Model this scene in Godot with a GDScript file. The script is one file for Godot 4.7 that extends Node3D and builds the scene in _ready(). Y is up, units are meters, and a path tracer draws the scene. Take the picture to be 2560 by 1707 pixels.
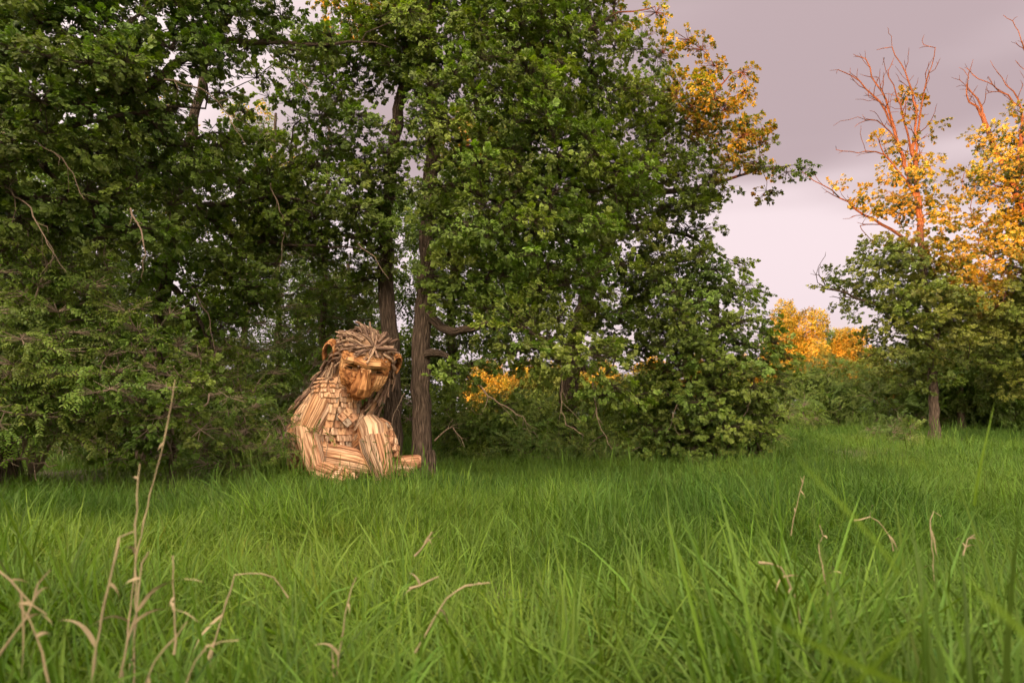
extends Node3D
# A meadow at sunset: a large seated figure of planks under old oaks, tall grass in the shade, sunlit tree tops.

var rng := RandomNumberGenerator.new()
var nz := FastNoiseLite.new()
var used := {}
var mats := {}
const SUN_TO := Vector3(-0.5, 0.115, 0.86)

# ---------------------------------------------------------------- mesh builder
class MB:
	var v := PackedVector3Array()
	var n := PackedVector3Array()
	var uv := PackedVector2Array()
	var c := PackedColorArray()
	var i := PackedInt32Array()

	func tri(a: Vector3, b: Vector3, d: Vector3, inside: Vector3, col := Color.WHITE, ua := Vector2.ZERO, ub := Vector2.ZERO, ud := Vector2.ZERO) -> void:
		var nn := (b - a).cross(d - a)
		if nn.length_squared() < 1e-16:
			return
		nn = nn.normalized()
		var k := v.size()
		if nn.dot((a + b + d) / 3.0 - inside) < 0.0:
			nn = -nn
			v.append(a); v.append(b); v.append(d)
			uv.append(ua); uv.append(ub); uv.append(ud)
		else:
			v.append(a); v.append(d); v.append(b)
			uv.append(ua); uv.append(ud); uv.append(ub)
		for q in 3:
			n.append(nn); c.append(col); i.append(k + q)

	func quad(a: Vector3, b: Vector3, d: Vector3, e: Vector3, inside: Vector3, col := Color.WHITE, u0 := 0.0, v0 := 0.0, u1 := 1.0, v1 := 1.0) -> void:
		tri(a, b, d, inside, col, Vector2(u0, v0), Vector2(u0, v1), Vector2(u1, v1))
		tri(a, d, e, inside, col, Vector2(u0, v0), Vector2(u1, v1), Vector2(u1, v0))

	# a smooth tube along pts with radius r[k]; wob adds ridges
	func tube(pts: PackedVector3Array, r: PackedFloat32Array, sides: int, col: Color, cap: bool, wob: FastNoiseLite = null, amp := 0.0) -> void:
		var m := pts.size()
		if m < 2:
			return
		var t := (pts[1] - pts[0]).normalized()
		var ax := t.cross(Vector3(0.31, 0.17, 0.93))
		if ax.length() < 0.1:
			ax = t.cross(Vector3.RIGHT)
		ax = ax.normalized()
		var k0 := v.size()
		var along := 0.0
		for k in m:
			if k > 0 and k < m - 1:
				t = (pts[k + 1] - pts[k - 1]).normalized()
			elif k == m - 1:
				t = (pts[k] - pts[k - 1]).normalized()
			if k > 0:
				along += pts[k].distance_to(pts[k - 1])
			ax = (ax - t * ax.dot(t)).normalized()
			var ay := t.cross(ax)
			for s in sides + 1:
				var an := TAU * s / sides
				var dir := ax * cos(an) + ay * sin(an)
				var rr := r[k]
				if wob:
					rr *= 1.0 + amp * wob.get_noise_3d(cos(an) * r[k] * 60.0, along * 7.0, sin(an) * r[k] * 60.0)
				v.append(pts[k] + dir * rr)
				n.append(dir)
				c.append(col)
				uv.append(Vector2(float(s) / sides * maxf(1.0, roundf(r[0] * 6.0)), along))
		var w := sides + 1
		for k in m - 1:
			for s in sides:
				var a := k0 + k * w + s
				i.append(a); i.append(a + w); i.append(a + 1)
				i.append(a + 1); i.append(a + w); i.append(a + w + 1)
		if cap:
			for e in [0, m - 1]:
				var ck := v.size()
				var dirn: Vector3 = (pts[0] - pts[1]).normalized() if e == 0 else (pts[m - 1] - pts[m - 2]).normalized()
				v.append(pts[e]); n.append(dirn); c.append(col); uv.append(Vector2(0.5, 0.5))
				for s in sides + 1:
					v.append(v[k0 + e * w + s]); n.append(dirn); c.append(col); uv.append(Vector2(0.5, 0.5) + Vector2(cos(TAU * s / sides), sin(TAU * s / sides)) * 0.3)
				for s in sides:
					if e == 0:
						i.append(ck); i.append(ck + 1 + s); i.append(ck + 2 + s)
					else:
						i.append(ck); i.append(ck + 2 + s); i.append(ck + 1 + s)

	func mesh(m: Material) -> ArrayMesh:
		var a := []
		a.resize(Mesh.ARRAY_MAX)
		a[Mesh.ARRAY_VERTEX] = v
		a[Mesh.ARRAY_NORMAL] = n
		a[Mesh.ARRAY_TEX_UV] = uv
		a[Mesh.ARRAY_COLOR] = c
		a[Mesh.ARRAY_INDEX] = i
		var am := ArrayMesh.new()
		am.add_surface_from_arrays(Mesh.PRIMITIVE_TRIANGLES, a)
		am.surface_set_material(0, m)
		return am

# ---------------------------------------------------------------- naming
func numbered(called: String) -> String:
	if not used.has(called):
		used[called] = 0
		return called
	used[called] += 1
	return "%s_%03d" % [called, used[called]]

func thing(called: String, label: String, category: String, at: Vector3, group := "") -> Node3D:
	var o := Node3D.new()
	o.name = numbered(called)
	add_child(o, true)
	o.position = at
	tag(o, label, category, group)
	return o

func tag(o: Node, label: String, category := "", group := "", kind := "") -> void:
	if label: o.set_meta("label", label)
	if category: o.set_meta("category", category)
	if group: o.set_meta("group", group)
	if kind: o.set_meta("kind", kind)

func obj(called: String, m: Mesh, parent: Node, mat: Material = null) -> MeshInstance3D:
	var o := MeshInstance3D.new()
	o.mesh = m
	o.name = numbered(called) if parent == self else called
	if mat: o.material_override = mat
	parent.add_child(o, true)
	return o

func scatter(called: String, m: Mesh, xf: Array[Transform3D], cols: PackedColorArray, parent: Node) -> MultiMeshInstance3D:
	var mm := MultiMesh.new()
	mm.transform_format = MultiMesh.TRANSFORM_3D
	mm.use_colors = true
	mm.mesh = m
	mm.instance_count = xf.size()
	for k in xf.size():
		mm.set_instance_transform(k, xf[k])
		mm.set_instance_color(k, cols[k])
	var o := MultiMeshInstance3D.new()
	o.multimesh = mm
	o.name = numbered(called) if parent == self else called
	parent.add_child(o, true)
	return o

func rr(a: float, b: float) -> float:
	return rng.randf_range(a, b)

func rv() -> Vector3:
	return Vector3(rng.randf() * 2.0 - 1.0, rng.randf() * 2.0 - 1.0, rng.randf() * 2.0 - 1.0)

func lin(r: float, g: float, b: float) -> Color:   # linear values to an sRGB colour for albedo_color
	return Color(r, g, b).linear_to_srgb()

# height of the ground
func gh(x: float, z: float) -> float:
	var d := -z
	var h := 0.25 * smoothstep(11.0, 27.0, d) * smoothstep(-9.0, 5.0, x + (d - 14.0) * 0.3)
	h += 0.22 * smoothstep(5.0, 11.5, d) + 0.2 * smoothstep(12.0, 26.0, d)
	h += 1.2 * smoothstep(27.0, 75.0, d)
	h += 0.14 * (1.0 - smoothstep(0.6, 4.5, d)) * smoothstep(-30.0, 0.0, d)
	h += 0.07 * nz.get_noise_2d(x * 14.0, z * 14.0) + 0.25 * nz.get_noise_2d(x * 1.6 + 50.0, z * 1.6) * smoothstep(2.0, 12.0, absf(z) + absf(x) * 0.3)
	return h

# ---------------------------------------------------------------- textures and materials
func noise_tex(w: int, h: int, fn: FastNoiseLite, sx: float, sy: float, lo: Color, hi: Color, contrast: float, bias := 0.5) -> Image:
	# tiles: sampled on a torus-like blend of two shifted lookups
	var im := Image.create(w, h, false, Image.FORMAT_RGB8)
	for y in h:
		for x in w:
			var fx := float(x) / w
			var fy := float(y) / h
			var a := fn.get_noise_2d(x * sx, y * sy)
			var b := fn.get_noise_2d((x - w) * sx, y * sy)
			var s := lerpf(a, b, smoothstep(0.75, 1.0, fx))
			var a2 := fn.get_noise_2d(x * sx, (y - h) * sy)
			s = lerpf(s, a2, smoothstep(0.75, 1.0, fy))
			im.set_pixel(x, y, lo.lerp(hi, clampf(bias + s * contrast, 0.0, 1.0)))
	return im

func make_materials() -> void:
	var f := FastNoiseLite.new()
	f.seed = 11
	f.frequency = 0.02
	f.fractal_octaves = 4
	# bark: long ridges
	var ridges := FastNoiseLite.new()
	ridges.seed = 5
	ridges.noise_type = FastNoiseLite.TYPE_SIMPLEX
	ridges.fractal_type = FastNoiseLite.FRACTAL_RIDGED
	ridges.fractal_octaves = 3
	ridges.frequency = 0.02
	var bark_h := noise_tex(256, 256, ridges, 1.5, 0.28, Color.BLACK, Color.WHITE, 0.7)
	var bark_c := noise_tex(256, 256, f, 3.0, 0.6, Color(0.28, 0.235, 0.205), Color(0.47, 0.40, 0.35), 1.1)
	var bark := StandardMaterial3D.new()
	bark.albedo_texture = ImageTexture.create_from_image(bark_c)
	bark.roughness = 0.95
	bark.heightmap_enabled = true
	bark.heightmap_texture = ImageTexture.create_from_image(bark_h)
	bark.heightmap_scale = 4.5
	bark.vertex_color_use_as_albedo = true
	bark.metallic_specular = 0.25
	mats.bark = bark
	var twig := StandardMaterial3D.new()
	twig.albedo_color = Color(0.52, 0.45, 0.39)
	twig.roughness = 0.95
	twig.vertex_color_use_as_albedo = true
	mats.twig = twig
	# leaves: tinted by vertex and copy colours (linear)
	var leaf := StandardMaterial3D.new()
	leaf.vertex_color_use_as_albedo = true
	leaf.roughness = 0.42
	leaf.metallic_specular = 0.36
	leaf.cull_mode = BaseMaterial3D.CULL_DISABLED
	leaf.backlight_enabled = true
	leaf.backlight = Color(0.82, 0.9, 0.3)
	mats.leaf = leaf
	var grass := leaf.duplicate()
	grass.roughness = 0.5
	grass.metallic_specular = 0.28
	grass.backlight = Color(0.8, 0.85, 0.3)
	mats.grass = grass
	var straw := StandardMaterial3D.new()
	straw.vertex_color_use_as_albedo = true
	straw.roughness = 0.8
	straw.cull_mode = BaseMaterial3D.CULL_DISABLED
	mats.straw = straw
	# soil with litter
	var soil := StandardMaterial3D.new()
	soil.albedo_texture = ImageTexture.create_from_image(noise_tex(256, 256, f, 2.4, 2.4, Color(0.16, 0.17, 0.08), Color(0.36, 0.34, 0.2), 1.2))
	soil.uv1_triplanar = true
	soil.uv1_world_triplanar = true
	soil.uv1_scale = Vector3(0.6, 0.6, 0.6)
	soil.roughness = 1.0
	mats.soil = soil
	# wood of the figure: four grains, several tones
	var grain := []
	for k in 3:
		f.seed = 30 + k
		grain.append(ImageTexture.create_from_image(noise_tex(128, 256, f, 5.0, 0.35, Color(0.6, 0.51, 0.45), Color(1.0, 0.97, 0.93), 1.4, 0.66)))
	var tones := [Color(0.88, 0.73, 0.62), Color(0.81, 0.64, 0.53), Color(0.93, 0.81, 0.72), Color(0.70, 0.54, 0.44), Color(0.88, 0.72, 0.59), Color(0.80, 0.69, 0.61), Color(0.84, 0.66, 0.52), Color(0.70, 0.64, 0.59), Color(0.92, 0.79, 0.68)]
	mats.wood = []
	for k in tones.size():
		var w := StandardMaterial3D.new()
		w.albedo_texture = grain[k % 3]
		w.albedo_color = tones[k]
		w.roughness = 0.75
		w.metallic_specular = 0.3
		w.heightmap_enabled = true
		w.heightmap_texture = grain[k % 3]
		w.heightmap_scale = 0.4
		mats.wood.append(w)
	var face_tones := [Color(0.82, 0.61, 0.42), Color(0.75, 0.54, 0.36), Color(0.88, 0.70, 0.52), Color(0.70, 0.49, 0.32)]
	mats.face = []
	for k in face_tones.size():
		var w2: StandardMaterial3D = mats.wood[k].duplicate()
		w2.albedo_color = face_tones[k]
		w2.roughness = 0.55
		mats.face.append(w2)
	var core := StandardMaterial3D.new()
	core.albedo_color = Color(0.70, 0.55, 0.43)
	core.roughness = 1.0
	mats.core = core
	var pit_shade := StandardMaterial3D.new()
	pit_shade.albedo_color = Color(0.22, 0.16, 0.12)  # dark colour standing in for shade inside the eye holes
	pit_shade.roughness = 0.6
	mats.pit_shade = pit_shade
	mats.sticks = []
	for tn in [Color(0.66, 0.56, 0.50), Color(0.57, 0.48, 0.43), Color(0.76, 0.66, 0.58), Color(0.50, 0.41, 0.37)]:
		var s := StandardMaterial3D.new()
		s.albedo_texture = grain[0]
		s.albedo_color = tn
		s.roughness = 0.9
		mats.sticks.append(s)

# ---------------------------------------------------------------- leaves and sprays
const OAK_T := [0.0, 0.14, 0.27, 0.36, 0.48, 0.57, 0.7, 0.8, 0.91, 1.0]
const OAK_W := [0.02, 0.07, 0.17, 0.10, 0.27, 0.17, 0.33, 0.24, 0.2, 0.0]
const OVAL_T := [0.0, 0.22, 0.5, 0.78, 1.0]
const OVAL_W := [0.01, 0.2, 0.25, 0.14, 0.0]

# one leaf: base at o, axis dir, upper face up; folded along the midrib and drooping
func add_leaf(mb: MB, o: Vector3, dir: Vector3, up: Vector3, length: float, lobed: bool, col: Color, fold := 0.35, droop := 0.35, wide := 1.0) -> void:
	var side := dir.cross(up).normalized()
	up = side.cross(dir).normalized()
	var ts: Array = OAK_T if lobed else OVAL_T
	var ws: Array = OAK_W if lobed else OVAL_W
	var mid := PackedVector3Array()
	var lf := PackedVector3Array()
	var rt := PackedVector3Array()
	for k in ts.size():
		var t: float = ts[k]
		var p := o + dir * (length * t) - up * (length * droop * t * t)
		var w: float = ws[k] * length * wide
		mid.append(p)
		lf.append(p - side * w + up * (w * fold))
		rt.append(p + side * w + up * (w * fold))
	var far := o - up * 1000.0
	for k in ts.size() - 1:
		mb.tri(mid[k], mid[k + 1], lf[k + 1], far, col)
		mb.tri(mid[k], lf[k + 1], lf[k], far, col)
		mb.tri(mid[k], rt[k + 1], mid[k + 1], far, col)
		mb.tri(mid[k], rt[k], rt[k + 1], far, col)

func tone(base: float, spread: float) -> Color:
	var t := base * rr(1.0 - spread, 1.0 + spread)
	return Color(t * rr(0.9, 1.12), t, t * rr(0.85, 1.15))

# twig with a whorl of lobed leaves; points along +Z, about one metre long at scale 1 is 0.36 m
func oak_spray(k: int) -> ArrayMesh:
	rng.seed = 900 + k
	var mb := MB.new()
	var tip := Vector3(rr(-0.04, 0.04), rr(-0.02, 0.04), 0.22)
	mb.tube(PackedVector3Array([Vector3.ZERO, tip * 0.5 + Vector3(0, 0.015, 0), tip]), PackedFloat32Array([0.005, 0.004, 0.002]), 3, Color(1.5, 0.9, 1.2), false)
	var m := 11
	for j in m:
		var s := lerpf(0.25, 1.0, sqrt(float(j) / (m - 1)))
		var at := tip * s
		var an := j * 2.4 + rr(-0.3, 0.3)
		var spread := lerpf(1.25, 0.35, s)
		var dir := Vector3(cos(an) * spread, sin(an) * 0.45 * spread + 0.05, 0.55).normalized()
		add_leaf(mb, at, dir, Vector3(rr(-0.4, 0.4), 1, rr(-0.3, 0.3)), rr(0.10, 0.155), true, tone(1.0, 0.34), rr(0.1, 0.5), rr(0.1, 0.5))
	return mb.mesh(mats.leaf)

# flat layered twig with small pointed leaves in two rows
func elm_spray(k: int) -> ArrayMesh:
	rng.seed = 700 + k
	var mb := MB.new()
	var pts := PackedVector3Array()
	var rad := PackedFloat32Array()
	for j in 5:
		var t := j / 4.0
		pts.append(Vector3(0.03 * sin(t * 3.0 + k), -0.09 * t * t, 0.42 * t))
		rad.append(lerpf(0.005, 0.0015, t))
	mb.tube(pts, rad, 3, Color(1.2, 0.9, 1.2), false)
	for j in 13:
		var t := (j + 0.5) / 13.0
		var at := pts[int(t * 4.0)].lerp(pts[mini(4, int(t * 4.0) + 1)], fmod(t * 4.0, 1.0))
		var sd := 1.0 if j % 2 == 0 else -1.0
		var dir := Vector3(sd * rr(0.7, 1.1), rr(-0.35, 0.25), rr(0.3, 0.8)).normalized()
		add_leaf(mb, at, dir, Vector3(rr(-0.35, 0.35), 1, rr(-0.3, 0.3)), rr(0.06, 0.1), false, tone(1.0, 0.32), rr(0.1, 0.4), rr(0.2, 0.6))
	return mb.mesh(mats.leaf)

# coarse cluster for trees farther off
func far_spray(k: int) -> ArrayMesh:
	rng.seed = 500 + k
	var mb := MB.new()
	for j in 16:
		var at := Vector3(rr(-0.16, 0.16), rr(-0.1, 0.1), rr(0.0, 0.32))
		var dir := (at + Vector3(0, 0, -0.05) + rv() * 0.12).normalized()
		add_leaf(mb, at, dir, Vector3(rr(-0.6, 0.6), 1, rr(-0.6, 0.6)), rr(0.1, 0.15), false, tone(1.0, 0.34), 0.3, 0.4, 1.25)
	return mb.mesh(mats.leaf)

# ---------------------------------------------------------------- trees
# lobes: flat array centre, radii, centre, radii ...; limbs: arrays of points that start on the wood already there
# o: spray (array of meshes), space (between clumps), per (sprays per clump), clump (radius), size, tint, spread, droop, r0, r1, thin, twigs (tubes inside clumps), from (lowest joint height), bare (lobes without leaves), dead (hanging dead branches)
func smooth_line(pts: Array, step: float) -> PackedVector3Array:
	var cv := Curve3D.new()
	for k in pts.size():
		var t := Vector3.ZERO
		if k > 0 and k < pts.size() - 1:
			t = (pts[k + 1] - pts[k - 1]) / 6.0
		cv.add_point(pts[k], -t, t)
	var out := PackedVector3Array()
	var len := cv.get_baked_length()
	var m := maxi(2, int(ceil(len / step)) + 1)
	for k in m:
		out.append(cv.sample_baked(len * k / (m - 1)))
	return out

func tree(called: String, label: String, category: String, group: String, trunk: Array, lobes: Array, o: Dictionary) -> Node3D:
	rng.seed = hash(label)
	var base: Vector3 = trunk[0]
	base.y = gh(base.x, base.z)
	trunk[0] = base + Vector3(0, -0.15, 0)
	var root := thing(called, label, category, base, group)
	var P := PackedVector3Array()
	var par := PackedInt32Array()
	var rmin := PackedFloat32Array()
	var r0: float = o.get("r0", 0.2)
	var r1: float = o.get("r1", 0.05)
	var line := smooth_line(trunk, 0.3)
	for k in line.size():
		var t := float(k) / (line.size() - 1)
		P.append(line[k] + (rv() * Vector3(0.035, 0, 0.035) if k > 0 else Vector3.ZERO))
		par.append(k - 1)
		rmin.append(lerpf(r0, r1, t))
	var n_trunk := P.size()
	var step: float = o.get("step", 0.28)
	for limb in o.get("limbs", []):
		var first: Vector3 = limb[0]
		var bi := 0
		var bd := 1e9
		for k in P.size():
			var d := P[k].distance_squared_to(first)
			if d < bd:
				bd = d
				bi = k
		var pts: Array = limb.duplicate()
		pts[0] = P[bi]
		var ll := smooth_line(pts, step)
		var last := bi
		var ra: float = minf(rmin[bi] * 0.7, o.get("limb_r", 0.07))
		for k in range(1, ll.size()):
			P.append(ll[k] + rv() * step * 0.13)
			par.append(last)
			rmin.append(lerpf(ra, 0.01, float(k) / (ll.size() - 1)))
			last = P.size() - 1
	var n_limbs := P.size()
	if o.get("limb_twigs", false):
		for level in 2:
			var from := n_trunk if level == 0 else n_limbs
			var upto := P.size()
			n_limbs = upto
			for k in range(from, upto):
				if rng.randf() < (0.75 if level == 0 else 0.45):
					var d := ((P[k] - P[par[k]]).normalized() + rv() * 0.95 + Vector3(0, 0.25, 0)).normalized()
					var last := k
					var l := rr(0.14, 0.3) * (1.0 - 0.4 * level)
					for q in 3 - level:
						P.append(P[last] + d * l)
						par.append(last)
						rmin.append(0.004)
						last = P.size() - 1
						d = (d + rv() * 0.45).normalized()
	var n_fixed := P.size()
	# clump centres
	var A := PackedVector3Array()
	var leafy := PackedByteArray()
	var space: float = o.get("space", 0.6) * 0.95
	var lists := [lobes, o.get("bare", [])]
	for w in 2:
		var ls: Array = lists[w]
		for k in range(0, ls.size(), 2):
			var ce: Vector3 = ls[k]
			var ra: Vector3 = ls[k + 1]
			var want := maxi(1, int(4.19 * ra.x * ra.y * ra.z / (space * space * space) * o.get("fill", 0.85)))
			var tries := want * 5
			while want > 0 and tries > 0:
				tries -= 1
				var q := rv()
				if q.length_squared() > 1.0:
					continue
				var a := ce + q * ra
				if a.y < gh(a.x, a.z) + 0.12:
					continue
				var ok := true
				for e in range(A.size() - 1, -1, -1):
					if A[e].distance_squared_to(a) < space * space * 0.42:
						ok = false
						break
				if ok:
					A.append(a)
					leafy.append(1 - w)
					want -= 1
	# nearest first
	var order := []
	for k in A.size():
		var bd := 1e9
		for q in n_fixed:
			bd = minf(bd, P[q].distance_squared_to(A[k]))
		order.append([bd, k])
	order.sort_custom(func(x, y): return x[0] < y[0])
	var ends := []
	var lowest: float = base.y + o.get("from", 0.8)
	for e in order:
		var a: Vector3 = A[e[1]]
		var bi := -1
		var bc := 1e9
		for q in P.size():
			var d := P[q].distance_squared_to(a)
			if d < bc:
				if q < n_trunk and P[q].y < lowest:
					continue
				var lift := P[q].y - a.y
				if lift > 0.0:
					d *= 1.0 + 0.5 * lift / (sqrt(d) + 0.01)
				if d < bc:
					bc = d
					bi = q
		if bi < 0:
			bi = n_trunk - 1
		var p0 := P[bi]
		var dist := p0.distance_to(a)
		var pd := (P[bi] - P[par[bi]]).normalized() if par[bi] >= 0 else Vector3.UP
		var c1 := p0 + (pd * 0.5 + (a - p0).normalized() * 0.6 + Vector3(0, 0.25, 0)) * dist * 0.4
		var m := maxi(1, int(ceil(dist / step)))
		var last := bi
		for k in range(1, m + 1):
			var t := float(k) / m
			var p := p0.lerp(c1, t).lerp(c1.lerp(a, t), t)
			if k < m:
				p += rv() * step * 0.16
			P.append(p)
			par.append(last)
			rmin.append(0.0)
			last = P.size() - 1
		if leafy[e[1]] == 1:
			ends.append(last)
	# thickness from the tips down
	var N := P.size()
	var acc := PackedFloat32Array()
	acc.resize(N)
	var kids := PackedInt32Array()
	kids.resize(N)
	var R := PackedFloat32Array()
	R.resize(N)
	var tipr: float = o.get("tip", 0.007)
	for k in range(N - 1, -1, -1):
		if acc[k] <= 0.0:
			acc[k] = pow(tipr, 2.3)
		R[k] = maxf(pow(acc[k], 1.0 / 2.3), rmin[k])
		if k < n_trunk:
			R[k] = clampf(R[k], rmin[k], rmin[k] * 1.25)
		if par[k] >= 0:
			acc[par[k]] += acc[k] + pow(0.004, 2.3)
	for k in range(1, N):
		R[k] = minf(R[k], R[par[k]])
	# meshes: the trunk with its root flare, then every chain of branches
	var mb := MB.new()
	var tp := PackedVector3Array()
	var tr := PackedFloat32Array()
	for k in n_trunk:
		tp.append(P[k] - base)
		var hh := P[k].y - base.y
		tr.append(R[k] * (1.0 + 0.55 * exp(-maxf(hh, 0.0) / 0.22)))
	mb.tube(tp, tr, o.get("sides", 20), Color.WHITE, true, nz, 0.16)
	obj("trunk", mb.mesh(mats.bark), root)
	var big := PackedInt32Array()
	big.resize(N)
	big.fill(-1)
	for k in range(n_trunk, N):
		var q := par[k]
		if q >= n_trunk and (big[q] < 0 or R[k] > R[big[q]]):
			big[q] = k
	mb = MB.new()
	for k in range(n_trunk, N):
		if par[k] >= n_trunk and big[par[k]] == k:
			continue
		var bp := PackedVector3Array([P[par[k]] - base])
		var br := PackedFloat32Array([R[k] * 1.15])
		var q := k
		while q >= 0:
			bp.append(P[q] - base)
			br.append(R[q])
			q = big[q]
		br[br.size() - 1] *= 0.6
		mb.tube(bp, br, 8 if br[0] > 0.05 else (5 if br[0] > 0.02 else 3), Color.WHITE, false)
	# sprays
	var sprays: Array = o.spray
	var xs := []
	var cs := []
	for k in sprays.size():
		var e: Array[Transform3D] = []
		xs.append(e)
		cs.append(PackedColorArray())
	var clump: float = o.get("clump", 0.36)
	var per: int = int(o.get("per", 10) * 2.5)
	var size: float = o.get("size", 1.0) * 0.57
	var tint: Color = o.tint
	var spread: float = o.get("spread", 0.38)
	var droop: float = o.get("droop", 0.12)
	var flat: float = o.get("flat", 0.6)
	var with_twigs: bool = o.get("twigs", true)
	for e in ends:
		var a := P[e]
		var pd := (a - P[par[e]]).normalized()
		var outw := Vector3(a.x - base.x, 0, a.z - base.z).normalized()
		var ct := rr(1.0 - spread, 1.0 + spread)
		var warm := rr(0.88, 1.16)
		for j in int(per * rr(0.65, 1.3)):
			var q := rv()
			while q.length_squared() > 1.0:
				q = rv()
			var off := Vector3(q.x, q.y * flat, q.z) * clump
			var fw := (off.normalized() * 0.8 + pd * 0.5 + rv() * 0.5 - Vector3(0, droop, 0)).normalized()
			var up := (Vector3.UP * 0.75 + outw * 0.6 + rv() * 0.45).normalized()
			var x := up.cross(fw).normalized()
			var y := fw.cross(x)
			var s := size * rr(0.62, 1.32)
			var at := a + off - fw * 0.12 * s - base
			var which := rng.randi() % sprays.size()
			xs[which].append(Transform3D(Basis(x * s, y * s, fw * s), at))
			var t2 := ct * rr(0.8, 1.22)
			cs[which].append(Color(tint.r * t2 * warm, tint.g * t2, tint.b * t2))
			if with_twigs:
				mb.tube(PackedVector3Array([a - pd * 0.1 - base, at]), PackedFloat32Array([0.006, 0.004]), 3, Color.WHITE, false)
	obj("branches", mb.mesh(mats.bark if o.get("rough", true) else mats.twig), root)
	if o.get("dead", []).size() > 0:
		for d in o.dead:
			dead_branch(root, base, d, o.get("dead_r", 0.014))
	var crown := Node3D.new()
	crown.name = "crown"
	root.add_child(crown)
	for k in sprays.size():
		if xs[k].size():
			tag(scatter("foliage", sprays[k], xs[k], cs[k], crown), "", "", "", "stuff")
	return root

# a leafless forked branch, grey, a part of its tree
func dead_branch(root: Node3D, base: Vector3, pts: Array, r: float) -> void:
	var mb := MB.new()
	var line := smooth_line(pts, 0.12)
	var rad := PackedFloat32Array()
	for k in line.size():
		line[k] += rv() * 0.025 - base
		rad.append(lerpf(r, r * 0.25, float(k) / (line.size() - 1)))
	mb.tube(line, rad, 6, Color(0.8, 0.78, 0.75), true)
	for k in range(1, line.size() - 1):
		if rng.randf() < 0.55:
			var d := (line[k] - line[k - 1]).normalized() + rv() * 0.9
			var l := rr(0.12, 0.5)
			var p1 := line[k] + d.normalized() * l * 0.5 + rv() * 0.03
			mb.tube(PackedVector3Array([line[k], p1, p1 + (d + rv() * 0.6).normalized() * l * 0.5]), PackedFloat32Array([rad[k] * 0.55, rad[k] * 0.4, rad[k] * 0.18]), 4, Color(0.85, 0.82, 0.8), false)
	obj("dead_branch", mb.mesh(mats.twig), root)

# a bush: several stems from the ground, lobes of leaves
func bush(called: String, label: String, group: String, at: Vector3, lobes: Array, o: Dictionary) -> Node3D:
	var g := gh(at.x, at.z)
	var top: Vector3 = lobes[0]
	var limbs := []
	rng.seed = hash(label) + 7
	for k in 5:
		var e: Vector3 = lobes[(k * 2) % lobes.size()]
		limbs.append([Vector3(at.x, g + 0.15, at.z), Vector3(lerpf(at.x, e.x, 0.35) + rr(-0.15, 0.15), lerpf(g, e.y, 0.5), lerpf(at.z, e.z, 0.35) + rr(-0.15, 0.15)), e])
	o.limbs = limbs
	o.merge({"r0": 0.035, "r1": 0.012, "limb_r": 0.022, "from": 0.1, "sides": 6, "rough": false}, false)
	return tree(called, label, "shrub", group, [at, Vector3(at.x, lerpf(g, top.y, 0.5), at.z), Vector3(lerpf(at.x, top.x, 0.7), maxf(top.y, g + 0.3), lerpf(at.z, top.z, 0.7))], lobes, o)

# ---------------------------------------------------------------- grass
# one tuft of n blades, folded and arching; hs: height, wd: width of a blade
func tuft(seed_k: int, n: int, rad: float, h0: float, h1: float, wd: float, segs: int, bend: float) -> ArrayMesh:
	rng.seed = seed_k
	var mb := MB.new()
	for b in n:
		var an := rr(0.0, TAU)
		var at := Vector3(cos(an), 0, sin(an)) * rad * sqrt(rng.randf())
		at.y = -0.05
		var lean := rr(0.0, TAU)
		var ld := Vector3(cos(lean), 0, sin(lean))
		var h := rr(h0, h1)
		var w := wd * rr(0.6, 1.25)
		var bd := bend * rr(0.15, 1.6)
		var first := rr(0.02, 0.25)
		var t0 := rr(0.6, 1.4)
		if rng.randf() < 0.06:
			t0 = 1.8
		var kink := 2.0 if rng.randf() < 0.2 else 0.8
		var col := Color(t0 * rr(0.85, 1.2), t0, t0 * rr(0.7, 1.2))
		if segs > 3 and rng.randf() < 0.075:
			col = Color(3.6, 1.6, 5.0) * rr(0.7, 1.1)
		var prev := at
		var ang := first
		var pl := Vector3.ZERO
		var pr := Vector3.ZERO
		for s in segs + 1:
			var t := float(s) / segs
			var ww := w * (0.75 + 0.5 * t) if t < 0.35 else w * 0.93 * pow(1.0 - (t - 0.35) / 0.65, 0.7)
			var dir := Vector3.UP * cos(ang) + ld * sin(ang)
			if s > 0:
				prev += dir * (h / segs)
			var side := Vector3.UP.cross(ld).rotated(dir, sin(b * 3.7) * 0.8)
			var nl := prev - side * ww * 0.5
			var nr := prev + side * ww * 0.5
			var mid := prev - dir.cross(side) * ww * 0.18
			if s > 0:
				var far := prev - dir.cross(side) * 100.0
				if segs > 3:
					mb.quad(pl, nl, mid, mb_mid, far, col)
					mb.quad(mb_mid, mid, nr, pr, far, col)
				else:
					mb.quad(pl, nl, nr, pr, far, col)
			mb_mid = mid
			pl = nl
			pr = nr
			ang += bd * (kink if t > 0.55 else 0.6) / segs * 2.2
	return mb.mesh(mats.grass)
var mb_mid := Vector3.ZERO

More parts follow.
